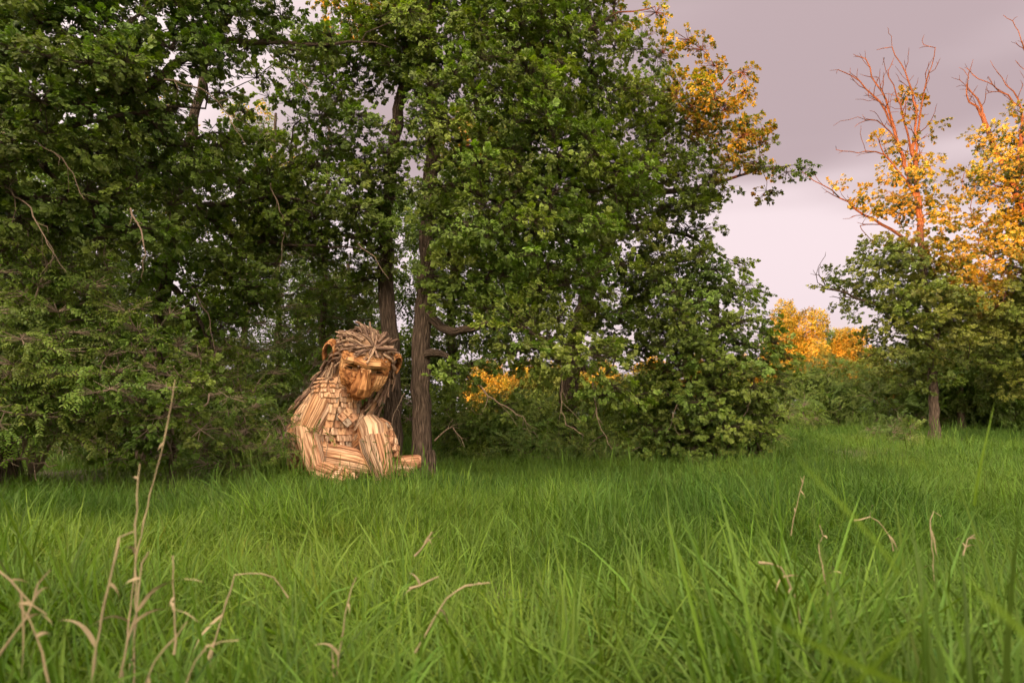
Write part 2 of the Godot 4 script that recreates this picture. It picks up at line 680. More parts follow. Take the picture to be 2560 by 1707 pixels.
# stems with a pale seed head
func stem_tuft(seed_k: int, n: int, h0: float, h1: float) -> ArrayMesh:
	rng.seed = seed_k
	var mb := MB.new()
	for b in n:
		var at := Vector3(rr(-0.2, 0.2), -0.05, rr(-0.2, 0.2))
		var h := rr(h0, h1)
		var tip := at + Vector3(rr(-0.14, 0.14), h, rr(-0.14, 0.14))
		var mid := at.lerp(tip, 0.5) + Vector3(0, 0.02, 0)
		mb.tube(PackedVector3Array([at, mid, tip]), PackedFloat32Array([0.003, 0.0025, 0.0015]), 3, Color(1.3, 1.0, 1.6), false)
		var d := (tip - mid).normalized()
		mb.tube(PackedVector3Array([tip - d * 0.07, tip - d * 0.03, tip + d * 0.03]), PackedFloat32Array([0.002, 0.006, 0.001]), 4, Color(2.4, 1.5, 3.4), false)
	return mb.mesh(mats.grass)

func make_grass() -> void:
	var root := Node3D.new()
	root.name = "grass"
	add_child(root)
	tag(root, "tall green meadow grass filling the clearing below the trees", "grass", "", "stuff")
	var kinds := []
	for k in 3: kinds.append(tuft(100 + k, 18, 0.14, 0.36, 0.64, 0.012, 6, 0.75))     # 0-2 near
	for k in 3: kinds.append(tuft(110 + k, 22, 0.2, 0.28, 0.52, 0.009, 5, 0.85))       # 3-5 middle
	for k in 3: kinds.append(tuft(120 + k, 30, 0.28, 0.2, 0.4, 0.009, 3, 0.8))         # 6-8 far
	for k in 2: kinds.append(stem_tuft(130 + k, 5, 0.42, 0.68))                       # 9-10 stems
	var xs := []
	var cs := []
	for k in kinds.size():
		var e: Array[Transform3D] = []
		xs.append(e)
		cs.append(PackedColorArray())
	rng.seed = 4
	# bands of distance: from, to, tufts per square metre, first kind, size
	for band in [[0.45, 3.2, 95.0, 0, 1.0], [3.2, 8.0, 62.0, 3, 1.0], [8.0, 15.0, 36.0, 6, 1.0], [15.0, 30.0, 12.0, 6, 1.25], [30.0, 62.0, 1.6, 6, 2.2], [-2.5, 0.45, 30.0, 0, 1.0]]:
		var d0: float = band[0]
		var d1: float = band[1]
		var half := 0.86 * d1 + 1.6
		var count := int((d1 - d0) * 2.0 * half * band[2])
		for k in count:
			var d := rr(d0, d1)
			var x := rr(-half, half)
			if absf(x) > 0.86 * absf(d) + 1.6:
				continue
			var z := -d
			if absf(x) < 0.28 and d > -0.3 and d < 0.42:
				continue   # where the camera stands
			if pow((x + 3.05) / 1.25, 2) + pow((z + 12.5) / 0.75, 2) < 1.0 and rng.randf() < 0.9:
				continue   # under the figure
			# thin under the old trees on the far left
			var under := smoothstep(9.5, 11.0, d + (x + 5.0) * -0.3) * (1.0 - smoothstep(-4.6, -4.0, x))
			if rng.randf() < under * 0.75:
				continue
			var pn := nz.get_noise_2d(x * 9.0, z * 9.0)
			var pw := nz.get_noise_2d(x * 3.0 + 77.0, z * 3.0)
			var kind: int = band[3] + rng.randi() % 3
			var s: float = band[4] * rr(0.75, 1.2) * (1.0 + 0.65 * pn)
			if absf(d) < 1.3: s *= 0.8
			if d > 10.9 and d < 12.0 and absf(x + 2.9) < 1.6: s *= 1.3
			var tall := rr(0.85, 1.15)
			if d > 2.0 and d < 26.0 and rng.randf() < (0.05 + 0.22 * smoothstep(0.1, 0.5, pw)) * smoothstep(4.0, 9.0, d + x * 0.4):
				kind = 9 + rng.randi() % 2
				s *= 0.9
			var yaw := rr(0.0, TAU)
			var b := Basis(Vector3.UP, yaw) * Basis(Vector3.RIGHT, rr(-0.12, 0.12))
			var lodge := clampf((nz.get_noise_2d(x * 6.0 + 300.0, z * 6.0) - 0.05) * 2.2, 0.0, 0.6)
			if lodge > 0.0:
				b = Basis(Vector3(0.8, 0, 0.6), lodge * rr(0.6, 1.3)) * b
			xs[kind].append(Transform3D(b.scaled(Vector3(s, s * tall, s)), Vector3(x, gh(x, z), z)))
			var g := 0.178 * (1.0 + 0.5 * pw) * rr(0.65, 1.35)
			var yel := 0.56 + 0.12 * pw + rr(-0.06, 0.06)
			cs[kind].append(Color(g * yel, g, g * rr(0.11, 0.2)))
	# the tall tufts that lean in close beside the camera
	for k in 46:
		var d := rr(0.5, 1.25)
		var x := d * rr(0.42, 0.95)
		var b := Basis(Vector3.UP, rr(0.0, TAU)) * Basis(Vector3.BACK, rr(-0.1, 0.25))
		var s := rr(1.0, 1.25)
		xs[k % 3].append(Transform3D(b.scaled(Vector3(s, s, s)), Vector3(x, gh(x, -d), -d)))
		var g := 0.2 * rr(0.75, 1.25)
		cs[k % 3].append(Color(g * 0.56, g, g * 0.15))
	for k in kinds.size():
		var e: Array[Transform3D] = xs[k]
		if e.size():
			tag(scatter("grass_tufts", kinds[k], e, cs[k], root), "", "", "", "stuff")

# the ground, one sheet to the horizon, finer near the camera
func make_ground() -> void:
	var xsr := PackedFloat32Array()
	for k in 121:
		var t := (k - 60) / 60.0
		xsr.append(signf(t) * (14.0 * absf(t) + 286.0 * pow(absf(t), 5.0)))
	var mb := MB.new()
	for a in 121:
		for b in 121:
			var x := xsr[b]
			var z := xsr[a] - 8.0
			var e := 0.1
			mb.v.append(Vector3(x, gh(x, z), z))
			mb.n.append(Vector3(gh(x - e, z) - gh(x + e, z), 2 * e, gh(x, z - e) - gh(x, z + e)).normalized())
			mb.uv.append(Vector2(x, z))
			mb.c.append(Color.WHITE)
	for a in 120:
		for b in 120:
			var k := a * 121 + b
			mb.i.append_array(PackedInt32Array([k, k + 1, k + 121, k + 1, k + 122, k + 121]))
	tag(obj("ground", mb.mesh(mats.soil), self), "brown soil under the meadow rising gently behind the trees", "ground", "", "structure")

func stalk(label: String, pts: Array, r: float, leaves: Array, tone_c: Color, group := "dry grass stalks") -> void:
	rng.seed = hash(label)
	var base: Vector3 = pts[0]
	var root := thing("dry_stalk", label, "dry stalk", base, group)
	var foot: Vector3 = pts[0]
	if pts.size() > 3:
		pts.push_front(foot + ((foot - (pts[1] as Vector3)).normalized() * 0.12 + Vector3(0, -0.1, 0)))
	var line := smooth_line(pts, 0.04)
	var rad := PackedFloat32Array()
	for k in line.size():
		line[k] -= base
		var t := float(k) / (line.size() - 1)
		rad.append(r * 0.55 * lerpf(1.0, 0.6, t) * (1.5 if k % 7 == 0 else rr(0.8, 1.15)))
	var mb := MB.new()
	for k in line.size(): line[k] += rv() * 0.0025
	mb.tube(line, rad, 7, tone_c, true)
	for k in mb.c.size(): mb.c[k] = tone_c * (0.75 + 0.5 * absf(nz.get_noise_2d(k * 3.1, r * 9000.0)) * 2.0)
	obj("stem", mb.mesh(mats.straw), root)
	if leaves.size() < 2:
		leaves = leaves + [[rr(0.3, 0.6), rv() + Vector3(0, 0.9, 0), rr(0.06, 0.14), rr(0.008, 0.014)], [rr(0.6, 0.95), rv() + Vector3(0, 0.3, 0), rr(0.03, 0.09), rr(0.008, 0.012)]]
	for l in leaves:   # [share along, direction, length, width]
		var at := line[int(l[0] * (line.size() - 1))]
		mb = MB.new()
		strip(mb, at, l[1], l[2], l[3] * 0.65, tone_c * rr(0.9, 1.1))
		obj("dry_leaf", mb.mesh(mats.straw), root)

# a curled dry blade
func strip(mb: MB, at: Vector3, dir: Vector3, length: float, w: float, col: Color, sag := 1.6) -> void:
	var p := at
	var d := dir.normalized()
	var side := d.cross(Vector3(0.1, 0.2, 1.0)).normalized()
	var pl := p - side * w * 0.3
	var pr := p + side * w * 0.3
	for s in range(1, 9):
		var t := s / 8.0
		d = (d + Vector3(0, -sag, 0) * 0.125 + rv() * 0.08).normalized()
		side = side.rotated(d, 0.18)
		p += d * length / 8.0
		var ww := w * (1.0 if t < 0.4 else pow(maxf(0.0, 1.0 - (t - 0.4) / 0.6), 0.7)) * 0.5
		mb.quad(pl, p - side * ww, p + side * ww, pr, p - d.cross(side) * 50.0, col)
		pl = p - side * ww
		pr = p + side * ww

# ---------------------------------------------------------------- the seated wooden figure
# frames along a line of centres
func frames(pts: PackedVector3Array, hint: Vector3) -> Array:
	var out := []
	for k in pts.size():
		var t := (pts[mini(k + 1, pts.size() - 1)] - pts[maxi(k - 1, 0)]).normalized()
		var x := (hint - t * hint.dot(t)).normalized()
		out.append([x, t.cross(x), t])
	return out

func wood() -> Material:
	return mats.wood[rng.randi() % mats.wood.size()]

# a limb covered with lengthwise planks: a dark core mesh that carries one mesh per plank
func planked(called: String, parent: Node, pts_in: Array, rad: Array, count: int, hint: Vector3, flat := 1.0, set_mats: Array = [], piece := "plank", th := 0.03) -> MeshInstance3D:
	var pts := PackedVector3Array(pts_in)
	var fr := frames(pts, hint)
	var mb := MB.new()
	var m := pts.size()
	var mid := Vector3.ZERO
	for p in pts: mid += p / m
	# core
	var rc := PackedFloat32Array()
	for k in m: rc.append(rad[k] * minf(1.0, flat) - th * 1.2)
	mb.tube(pts, rc, 12, Color.WHITE, true)
	var core := obj(called, mb.mesh(mats.core), parent)
	var turn := rr(0.0, TAU / count)
	var edges := PackedFloat32Array()
	for j in count + 1: edges.append(turn + TAU * (j + (rr(-0.22, 0.22) if j > 0 and j < count else 0.0)) / count)
	for j in count:
		mb = MB.new()
		var gap := rr(0.01, 0.03)
		var a0: float = edges[j] + gap
		var a1: float = edges[j + 1] - gap
		var up := rr(0.0, 0.35) * th
		var u0 := rr(0.0, 4.0)
		var along := rr(0.0, 3.0)
		var prev := PackedVector3Array()
		var e0 := rr(-0.012, 0.03)
		var e1 := rr(-0.012, 0.03)
		for k in m:
			var ring := PackedVector3Array()
			var x: Vector3 = fr[k][0]
			var y: Vector3 = fr[k][1]
			var c := pts[k]
			if k == 0: c -= fr[k][2] * e0
			if k == m - 1: c += fr[k][2] * e1
			var ro: float = rad[k] + up
			var ri: float = rad[k] - th
			ring.append(c + (x * cos(a0) + y * sin(a0) * flat) * ri)
			ring.append(c + (x * cos(a0) + y * sin(a0) * flat) * ro)
			ring.append(c + (x * cos((a0 + a1) * 0.5) + y * sin((a0 + a1) * 0.5) * flat) * (ro * 1.005))
			ring.append(c + (x * cos(a1) + y * sin(a1) * flat) * ro)
			ring.append(c + (x * cos(a1) + y * sin(a1) * flat) * ri)
			if k > 0:
				var ins := Vector3.ZERO
				for q in 5: ins += (ring[q] + prev[q]) * 0.1
				var l := pts[k].distance_to(pts[k - 1])
				for q in 5:
					var w := (q + 1) % 5
					mb.quad(prev[q], ring[q], ring[w], prev[w], ins, Color.WHITE, u0 + q * 0.09, along, u0 + q * 0.09 + 0.09, along + l * 0.8)
				along += l * 0.8
			if k == 0 or k == m - 1:
				var inn: Vector3 = c + fr[k][2] * (0.1 if k == 0 else -0.1)
				mb.tri(ring[0], ring[1], ring[2], inn, Color.WHITE, Vector2(0, 0), Vector2(0.1, 0), Vector2(0.1, 0.1))
				mb.tri(ring[0], ring[2], ring[4], inn, Color.WHITE, Vector2(0, 0), Vector2(0.1, 0.1), Vector2(0, 0.1))
				mb.tri(ring[2], ring[3], ring[4], inn, Color.WHITE, Vector2(0.1, 0.1), Vector2(0.05, 0.1), Vector2(0, 0.1))
			prev = ring
		var mt: Material = wood() if set_mats.is_empty() else set_mats[rng.randi() % set_mats.size()]
		obj(piece, mb.mesh(mt), core)
	return core

# a block whose cross-sections are given: rings of equal size
func block(rings: Array) -> MB:
	var mb := MB.new()
	var m: int = rings[0].size()
	var cen := Vector3.ZERO
	var cnt := 0
	for r in rings:
		for p in r:
			cen += p
			cnt += 1
	cen /= cnt
	for k in rings.size() - 1:
		for q in m:
			var w := (q + 1) % m
			var ins: Vector3 = cen
			mb.quad(rings[k][q], rings[k + 1][q], rings[k + 1][w], rings[k][w], ins, Color.WHITE, q * 0.12, k * 0.3, q * 0.12 + 0.12, k * 0.3 + 0.3)
	for e in [0, rings.size() - 1]:
		for q in range(1, m - 1):
			mb.tri(rings[e][0], rings[e][q], rings[e][q + 1], cen, Color.WHITE, Vector2(0, 0), Vector2(0.1, 0), Vector2(0.1, 0.1))
	return mb

# a board with chamfered edges, w x h x t, its foot at y = 0
func board(w: float, h: float, t: float) -> MB:
	var a := w * 0.5
	var b := t * 0.5
	var f := minf(0.006, t * 0.3)
	return block([
		[Vector3(-a + f, 0, -b), Vector3(a - f, 0, -b), Vector3(a - f, 0, b - f), Vector3(-a + f, 0, b - f)],
		[Vector3(-a, f, -b), Vector3(a, f, -b), Vector3(a, f, b), Vector3(-a, f, b)],
		[Vector3(-a, h - f, -b), Vector3(a, h - f, -b), Vector3(a, h - f, b), Vector3(-a, h - f, b)],
		[Vector3(-a + f, h, -b), Vector3(a - f, h, -b), Vector3(a - f, h, b - f), Vector3(-a + f, h, b - f)]])

func stick_mesh(k: int) -> ArrayMesh:
	rng.seed = 300 + k
	var mb := MB.new()
	var pts := PackedVector3Array()
	var b1 := rr(-0.07, 0.07)
	var b2 := rr(-0.07, 0.07)
	for j in 5:
		var t := j / 4.0
		pts.append(Vector3(b1 * sin(t * 3.1) + rr(-0.012, 0.012), b2 * sin(t * 2.6) + rr(-0.012, 0.012), t))
	mb.tube(pts, PackedFloat32Array([0.055, 0.052, 0.05, 0.046, 0.036]), 6, Color.WHITE, true)
	return mb.mesh(null)

func finger(called: String, parent: Node, joints: Array, radii: Array, ms: Array) -> Node3D:
	var root := Node3D.new()
	root.name = called
	parent.add_child(root, true)
	for k in joints.size() - 1:
		var a: Vector3 = joints[k]
		var b: Vector3 = joints[k + 1]
		var t := (b - a).normalized()
		var x := t.cross(Vector3(0.2, 0.3, 1.0)).normalized()
		var y := t.cross(x)
		var rings := []
		for e in 4:
			var s: float = [-0.02, 0.12, 0.84, 0.97][e]
			var r: float = lerpf(radii[k], radii[k + 1], clampf(s, 0.0, 1.0)) * [0.8, 1.0, 1.0, 0.78][e]
			var ring := []
			for q in 8:
				var an := TAU * (q + 0.5) / 8.0
				ring.append(a.lerp(b, s) + (x * cos(an) + y * sin(an)) * r)
			rings.append(ring)
		obj("finger_block", block(rings).mesh(ms[rng.randi() % ms.size()]), root)
	return root

func make_figure() -> void:
	rng.seed = 77
	var at := Vector3(-2.78, 0.29, -12.35)
	at.y = gh(at.x, at.z) - 0.02
	var fig := thing("wooden_figure", "large seated wooden figure of planks and shingles with stick hair beside two trunks", "sculpture", at)
	fig.rotation.y = 0.24
	fig.scale = Vector3.ONE * 1.03
	# --- torso: hips to shoulders
	var tc := PackedVector3Array([Vector3(-0.52, 0.1, -0.15), Vector3(-0.55, 0.45, -0.12), Vector3(-0.56, 0.8, -0.05), Vector3(-0.47, 1.2, 0.05), Vector3(-0.38, 1.5, 0.15), Vector3(-0.31, 1.74, 0.24)])
	var trx := [0.55, 0.6, 0.63, 0.52, 0.40, 0.24]
	var trz := [0.4, 0.45, 0.46, 0.42, 0.34, 0.22]
	var mb := MB.new()
	for k in tc.size() - 1:
		for s in 24:
			var pa := torso_at(tc, trx, trz, k, TAU * s / 24.0, -0.03)
			var pb := torso_at(tc, trx, trz, k, TAU * (s + 1) / 24.0, -0.03)
			var pc := torso_at(tc, trx, trz, k + 1, TAU * (s + 1) / 24.0, -0.03)
			var pd := torso_at(tc, trx, trz, k + 1, TAU * s / 24.0, -0.03)
			mb.quad(pa, pd, pc, pb, tc[k])
	var torso := obj("torso", mb.mesh(mats.core), fig)
	var boards := []
	for k in 8:
		rng.seed = 60 + k
		boards.append(board(rr(0.075, 0.135), rr(0.12, 0.18), rr(0.022, 0.04)).mesh(null))
	rng.seed = 78
	var rows := 15
	for r in rows:
		var f := lerpf(0.55, 4.7, float(r) / (rows - 1))
		var k := mini(int(f), 4)
		var wide: float = lerpf(trx[k], trx[k + 1], f - k)
		var nb := int(PI * wide / 0.098 * 1.08)
		for b in nb:
			var an := lerpf(-0.5, PI + 0.75, (b + 0.5 * (r % 2) + rr(-0.12, 0.12)) / nb)   # 0 = towards +x, half pi = towards the front
			var p := torso_at(tc, trx, trz, f, an, 0.012)
			var p2 := torso_at(tc, trx, trz, f + 0.12, an, 0.012)
			var out := Vector3(cos(an) / wide, 0, sin(an) / 0.42).normalized()
			var up := (p2 - p).normalized()
			up = (up - out * rr(0.1, 0.24)).normalized()
			var x := up.cross(out).normalized()
			var bas := Basis(x, up, x.cross(up)) * Basis(Vector3.BACK, rr(-0.09, 0.09))
			var s := obj("shingle", boards[rng.randi() % 8], torso, wood())
			s.transform = Transform3D(bas * Basis.from_scale(Vector3(rr(0.95, 1.25), rr(0.85, 1.15), 1)), p + out * rr(0.0, 0.02))
	# a slanting square patch of four boards on the chest
	for q in 4:
		var s := obj("chest_board", board(0.12, 0.12, 0.03).mesh(null), torso, wood())
		var c := torso_at(tc, trx, trz, 2.75, 1.02, 0.085)
		var bas := Basis(Vector3.UP, 0.3) * Basis(Vector3.RIGHT, -0.12) * Basis(Vector3.BACK, 0.72)
		s.transform = Transform3D(bas, c + bas * Vector3((q % 2) * 0.127 - 0.064, (q / 2) * 0.127 - 0.12, 0))
	# --- shoulder with thin overlapping wedges
	var sc := Vector3(-0.48, 1.5, 0.27)
	mb = MB.new()
	mb.tube(PackedVector3Array([sc + Vector3(0.05, 0.16, -0.02), sc + Vector3(0.02, 0.05, 0), sc + Vector3(-0.05, -0.16, 0)]), PackedFloat32Array([0.1, 0.22, 0.2]), 14, Color.WHITE, true)
	var shoulder := obj("shoulder", mb.mesh(mats.core), fig)
	for r in 8:
		var v := lerpf(-1.0, 1.25, r / 7.0)
		var nb := int(lerpf(15, 6, r / 7.0))
		for b in nb:
			var an := lerpf(-0.6, PI + 0.7, (b + 0.5 * (r % 2)) / nb)
			var dir := Vector3(cos(an) * cos(v * 0.8), sin(v * 0.8), sin(an) * cos(v * 0.8))
			var p := sc + dir * Vector3(0.27, 0.3, 0.26)
			var down := (Vector3.DOWN - dir * Vector3.DOWN.dot(dir) + dir * 0.35).normalized()
			var x := down.cross(dir).normalized()
			var s := obj("shoulder_shingle", boards[rng.randi() % 8], shoulder, wood())
			s.transform = Transform3D(Basis(x, down * 0.72, x.cross(down) * 0.8), p - down * 0.03)
	# --- the arm that reaches to the ground, its hand
	planked("upper_arm", fig, [Vector3(-0.56, 1.4, 0.33), Vector3(-0.63, 1.23, 0.36), Vector3(-0.72, 1.05, 0.38), Vector3(-0.8, 0.88, 0.38)], [0.2, 0.205, 0.19, 0.165], 13, Vector3(1, 0, 0.3))
	planked("forearm", fig, [Vector3(-0.86, 0.94, 0.36), Vector3(-0.8, 0.74, 0.44), Vector3(-0.72, 0.5, 0.52), Vector3(-0.62, 0.25, 0.6), Vector3(-0.55, 0.12, 0.64)], [0.15, 0.19, 0.19, 0.15, 0.13], 13, Vector3(1, 0, 0.3))
	var hand := planked("hand", fig, [Vector3(-0.62, 0.27, 0.58), Vector3(-0.48, 0.2, 0.7), Vector3(-0.34, 0.15, 0.78)], [0.13, 0.17, 0.15], 11, Vector3(0, 1, 0.2), 1.2)
	for k in 4:
		var b := Vector3(-0.36 - 0.03 * k, 0.25 - 0.055 * k, 0.72 + 0.08 * k)
		finger("finger", hand, [b, b + Vector3(0.14, 0.02 - 0.01 * k, 0.02), b + Vector3(0.28 - 0.02 * k, -0.05, 0.03), b + Vector3(0.36 - 0.05 * k, -0.14 + 0.03 * k, 0.035)], [0.052, 0.05, 0.045, 0.036], mats.wood)
	finger("thumb", hand, [Vector3(-0.5, 0.12, 0.86), Vector3(-0.42, 0.09, 0.98), Vector3(-0.3, 0.06, 1.02)], [0.055, 0.05, 0.04], mats.wood)
	# --- the leg that lies on the ground, its foot
	planked("lying_thigh", fig, [Vector3(-0.95, 0.3, -0.05), Vector3(-0.72, 0.42, 0.12), Vector3(-0.5, 0.45, 0.25), Vector3(-0.36, 0.42, 0.3)], [0.25, 0.28, 0.26, 0.22], 14, Vector3(0, 1, 0.2))
	planked("lying_shin", fig, [Vector3(-0.5, 0.44, 0.3), Vector3(-0.3, 0.4, 0.33), Vector3(-0.05, 0.35, 0.33), Vector3(0.18, 0.28, 0.3), Vector3(0.45, 0.25, 0.26)], [0.23, 0.25, 0.235, 0.19, 0.15], 15, Vector3(0, 1, 0.2))
	var foot := planked("foot", fig, [Vector3(0.4, 0.24, 0.26), Vector3(0.6, 0.25, 0.25), Vector3(0.74, 0.24, 0.25)], [0.15, 0.17, 0.14], 10, Vector3(0, 1, 0), 1.3)
	for k in 4:
		var b := Vector3(0.68, 0.35 - 0.1 * k, 0.28 + 0.045 * k)
		var l: float = [0.42, 0.3, 0.22, 0.16][k]
		var r: float = [0.12, 0.07, 0.062, 0.055][k]
		finger("toe", foot, [b, b + Vector3(l, -0.02 * k, 0.03)], [r * 0.85, r * 1.06], mats.wood)
	# --- the raised knee with its shin and thigh
	planked("raised_thigh", fig, [Vector3(-0.45, 0.42, -0.25), Vector3(-0.1, 0.68, -0.05), Vector3(0.14, 0.88, 0.15)], [0.26, 0.25, 0.23], 12, Vector3(0, 1, 0))
	planked("knee", fig, [Vector3(0.1, 0.97, 0.1), Vector3(0.19, 0.95, 0.26), Vector3(0.27, 0.84, 0.38), Vector3(0.29, 0.72, 0.44)], [0.12, 0.22, 0.26, 0.24], 11, Vector3(1, 0.2, 0))
	planked("raised_shin", fig, [Vector3(0.27, 0.78, 0.42), Vector3(0.33, 0.55, 0.46), Vector3(0.42, 0.25, 0.52), Vector3(0.49, -0.05, 0.58)], [0.255, 0.25, 0.19, 0.155], 14, Vector3(1, 0, 0.2))
	# --- the hand that holds the knee
	var hold := obj("holding_hand", block([ring8(Vector3(0.3, 1.0, 0.1), 0.07, Vector3(1, 0, 0)), ring8(Vector3(0.42, 1.02, 0.18), 0.09, Vector3(1, 0, 0)), ring8(Vector3(0.54, 0.94, 0.24), 0.08, Vector3(1, -0.5, 0))]).mesh(mats.wood[1]), fig)
	planked("far_forearm", fig, [Vector3(-0.15, 1.1, -0.32), Vector3(0.1, 1.02, -0.15), Vector3(0.36, 0.98, 0.08)], [0.15, 0.14, 0.1], 10, Vector3(0, 1, 0))
	var hj := [
		[Vector3(0.3, 1.0, 0.28), Vector3(0.37, 1.03, 0.34), Vector3(0.46, 1.0, 0.38), Vector3(0.52, 0.92, 0.42)],
		[Vector3(0.5, 0.97, 0.26), Vector3(0.56, 0.86, 0.36), Vector3(0.57, 0.76, 0.46), Vector3(0.55, 0.66, 0.53)],
		[Vector3(0.55, 0.86, 0.26), Vector3(0.62, 0.74, 0.34), Vector3(0.63, 0.63, 0.43), Vector3(0.6, 0.54, 0.5)],
		[Vector3(0.58, 0.74, 0.28), Vector3(0.66, 0.62, 0.34), Vector3(0.67, 0.52, 0.42), Vector3(0.64, 0.43, 0.48)]]
	for j in hj: finger("finger", hold, j, [0.062, 0.06, 0.054, 0.048], mats.wood)
	# --- neck
	planked("neck", fig, [Vector3(-0.22, 1.45, 0.22), Vector3(-0.08, 1.68, 0.34), Vector3(0.08, 1.9, 0.4)], [0.2, 0.17, 0.17], 10, Vector3(1, 0, 0.2))
	make_head(fig)

func ring8(c: Vector3, r: float, axis: Vector3) -> Array:
	var x := axis.normalized().cross(Vector3(0.1, 0.2, 1)).normalized()
	var y := axis.normalized().cross(x)
	var out := []
	for q in 8: out.append(c + (x * cos(TAU * q / 8.0) + y * sin(TAU * q / 8.0)) * r)
	return out

func torso_at(tc: PackedVector3Array, rx: Array, rz: Array, f: float, an: float, grow: float) -> Vector3:
	var k := clampi(int(f), 0, tc.size() - 2)
	var t := f - k
	var c := tc[k].lerp(tc[k + 1], t)
	return c + Vector3(cos(an) * (lerpf(rx[k], rx[k + 1], t) + grow), 0, sin(an) * (lerpf(rz[k], rz[k + 1], t) + grow))

# the plain mask: depth of its surface at x across, y up
func face_z(x: float, y: float) -> float:
	var e := 1.0 - pow(x / 0.56, 2) - pow((y + 0.02) / 0.66, 2)
	var z := 0.34 * sqrt(maxf(e, 0.02))
	z += 0.05 * exp(-pow((absf(x) - 0.25) / 0.11, 2) - pow((y + 0.16) / 0.1, 2))      # cheeks
	z -= 0.075 * exp(-pow((absf(x) - 0.22) / 0.13, 2) - pow((y - 0.1) / 0.085, 2))    # eye hollows
	z += 0.05 * exp(-pow(x / 0.2, 2) - pow((y + 0.4) / 0.1, 2))                       # chin
	return z

func patch(parent: Node, called: String, x0: float, x1: float, ys: Array, th: float, lift: float, mt: Material, slant := 0.0) -> void:
	var rings := []
	for y in ys:
		var tp := lerpf(1.0, 0.6, smoothstep(0.0, 0.5, -y))
		var a: float = x0 * tp
		var b: float = x1 * tp
		var z := minf(face_z(a, y), face_z(b, y)) * 0.5 + maxf(face_z(a, y), face_z(b, y)) * 0.5
		var za := lerpf(face_z(a, y), z, 0.25) + lift
		var zb := lerpf(face_z(b, y), z, 0.25) + lift
		rings.append([Vector3(a, y, za - th), Vector3(b, y, zb - th), Vector3(b, y, zb), Vector3(a, y, za)])
	obj(called, block(rings).mesh(mt), parent)

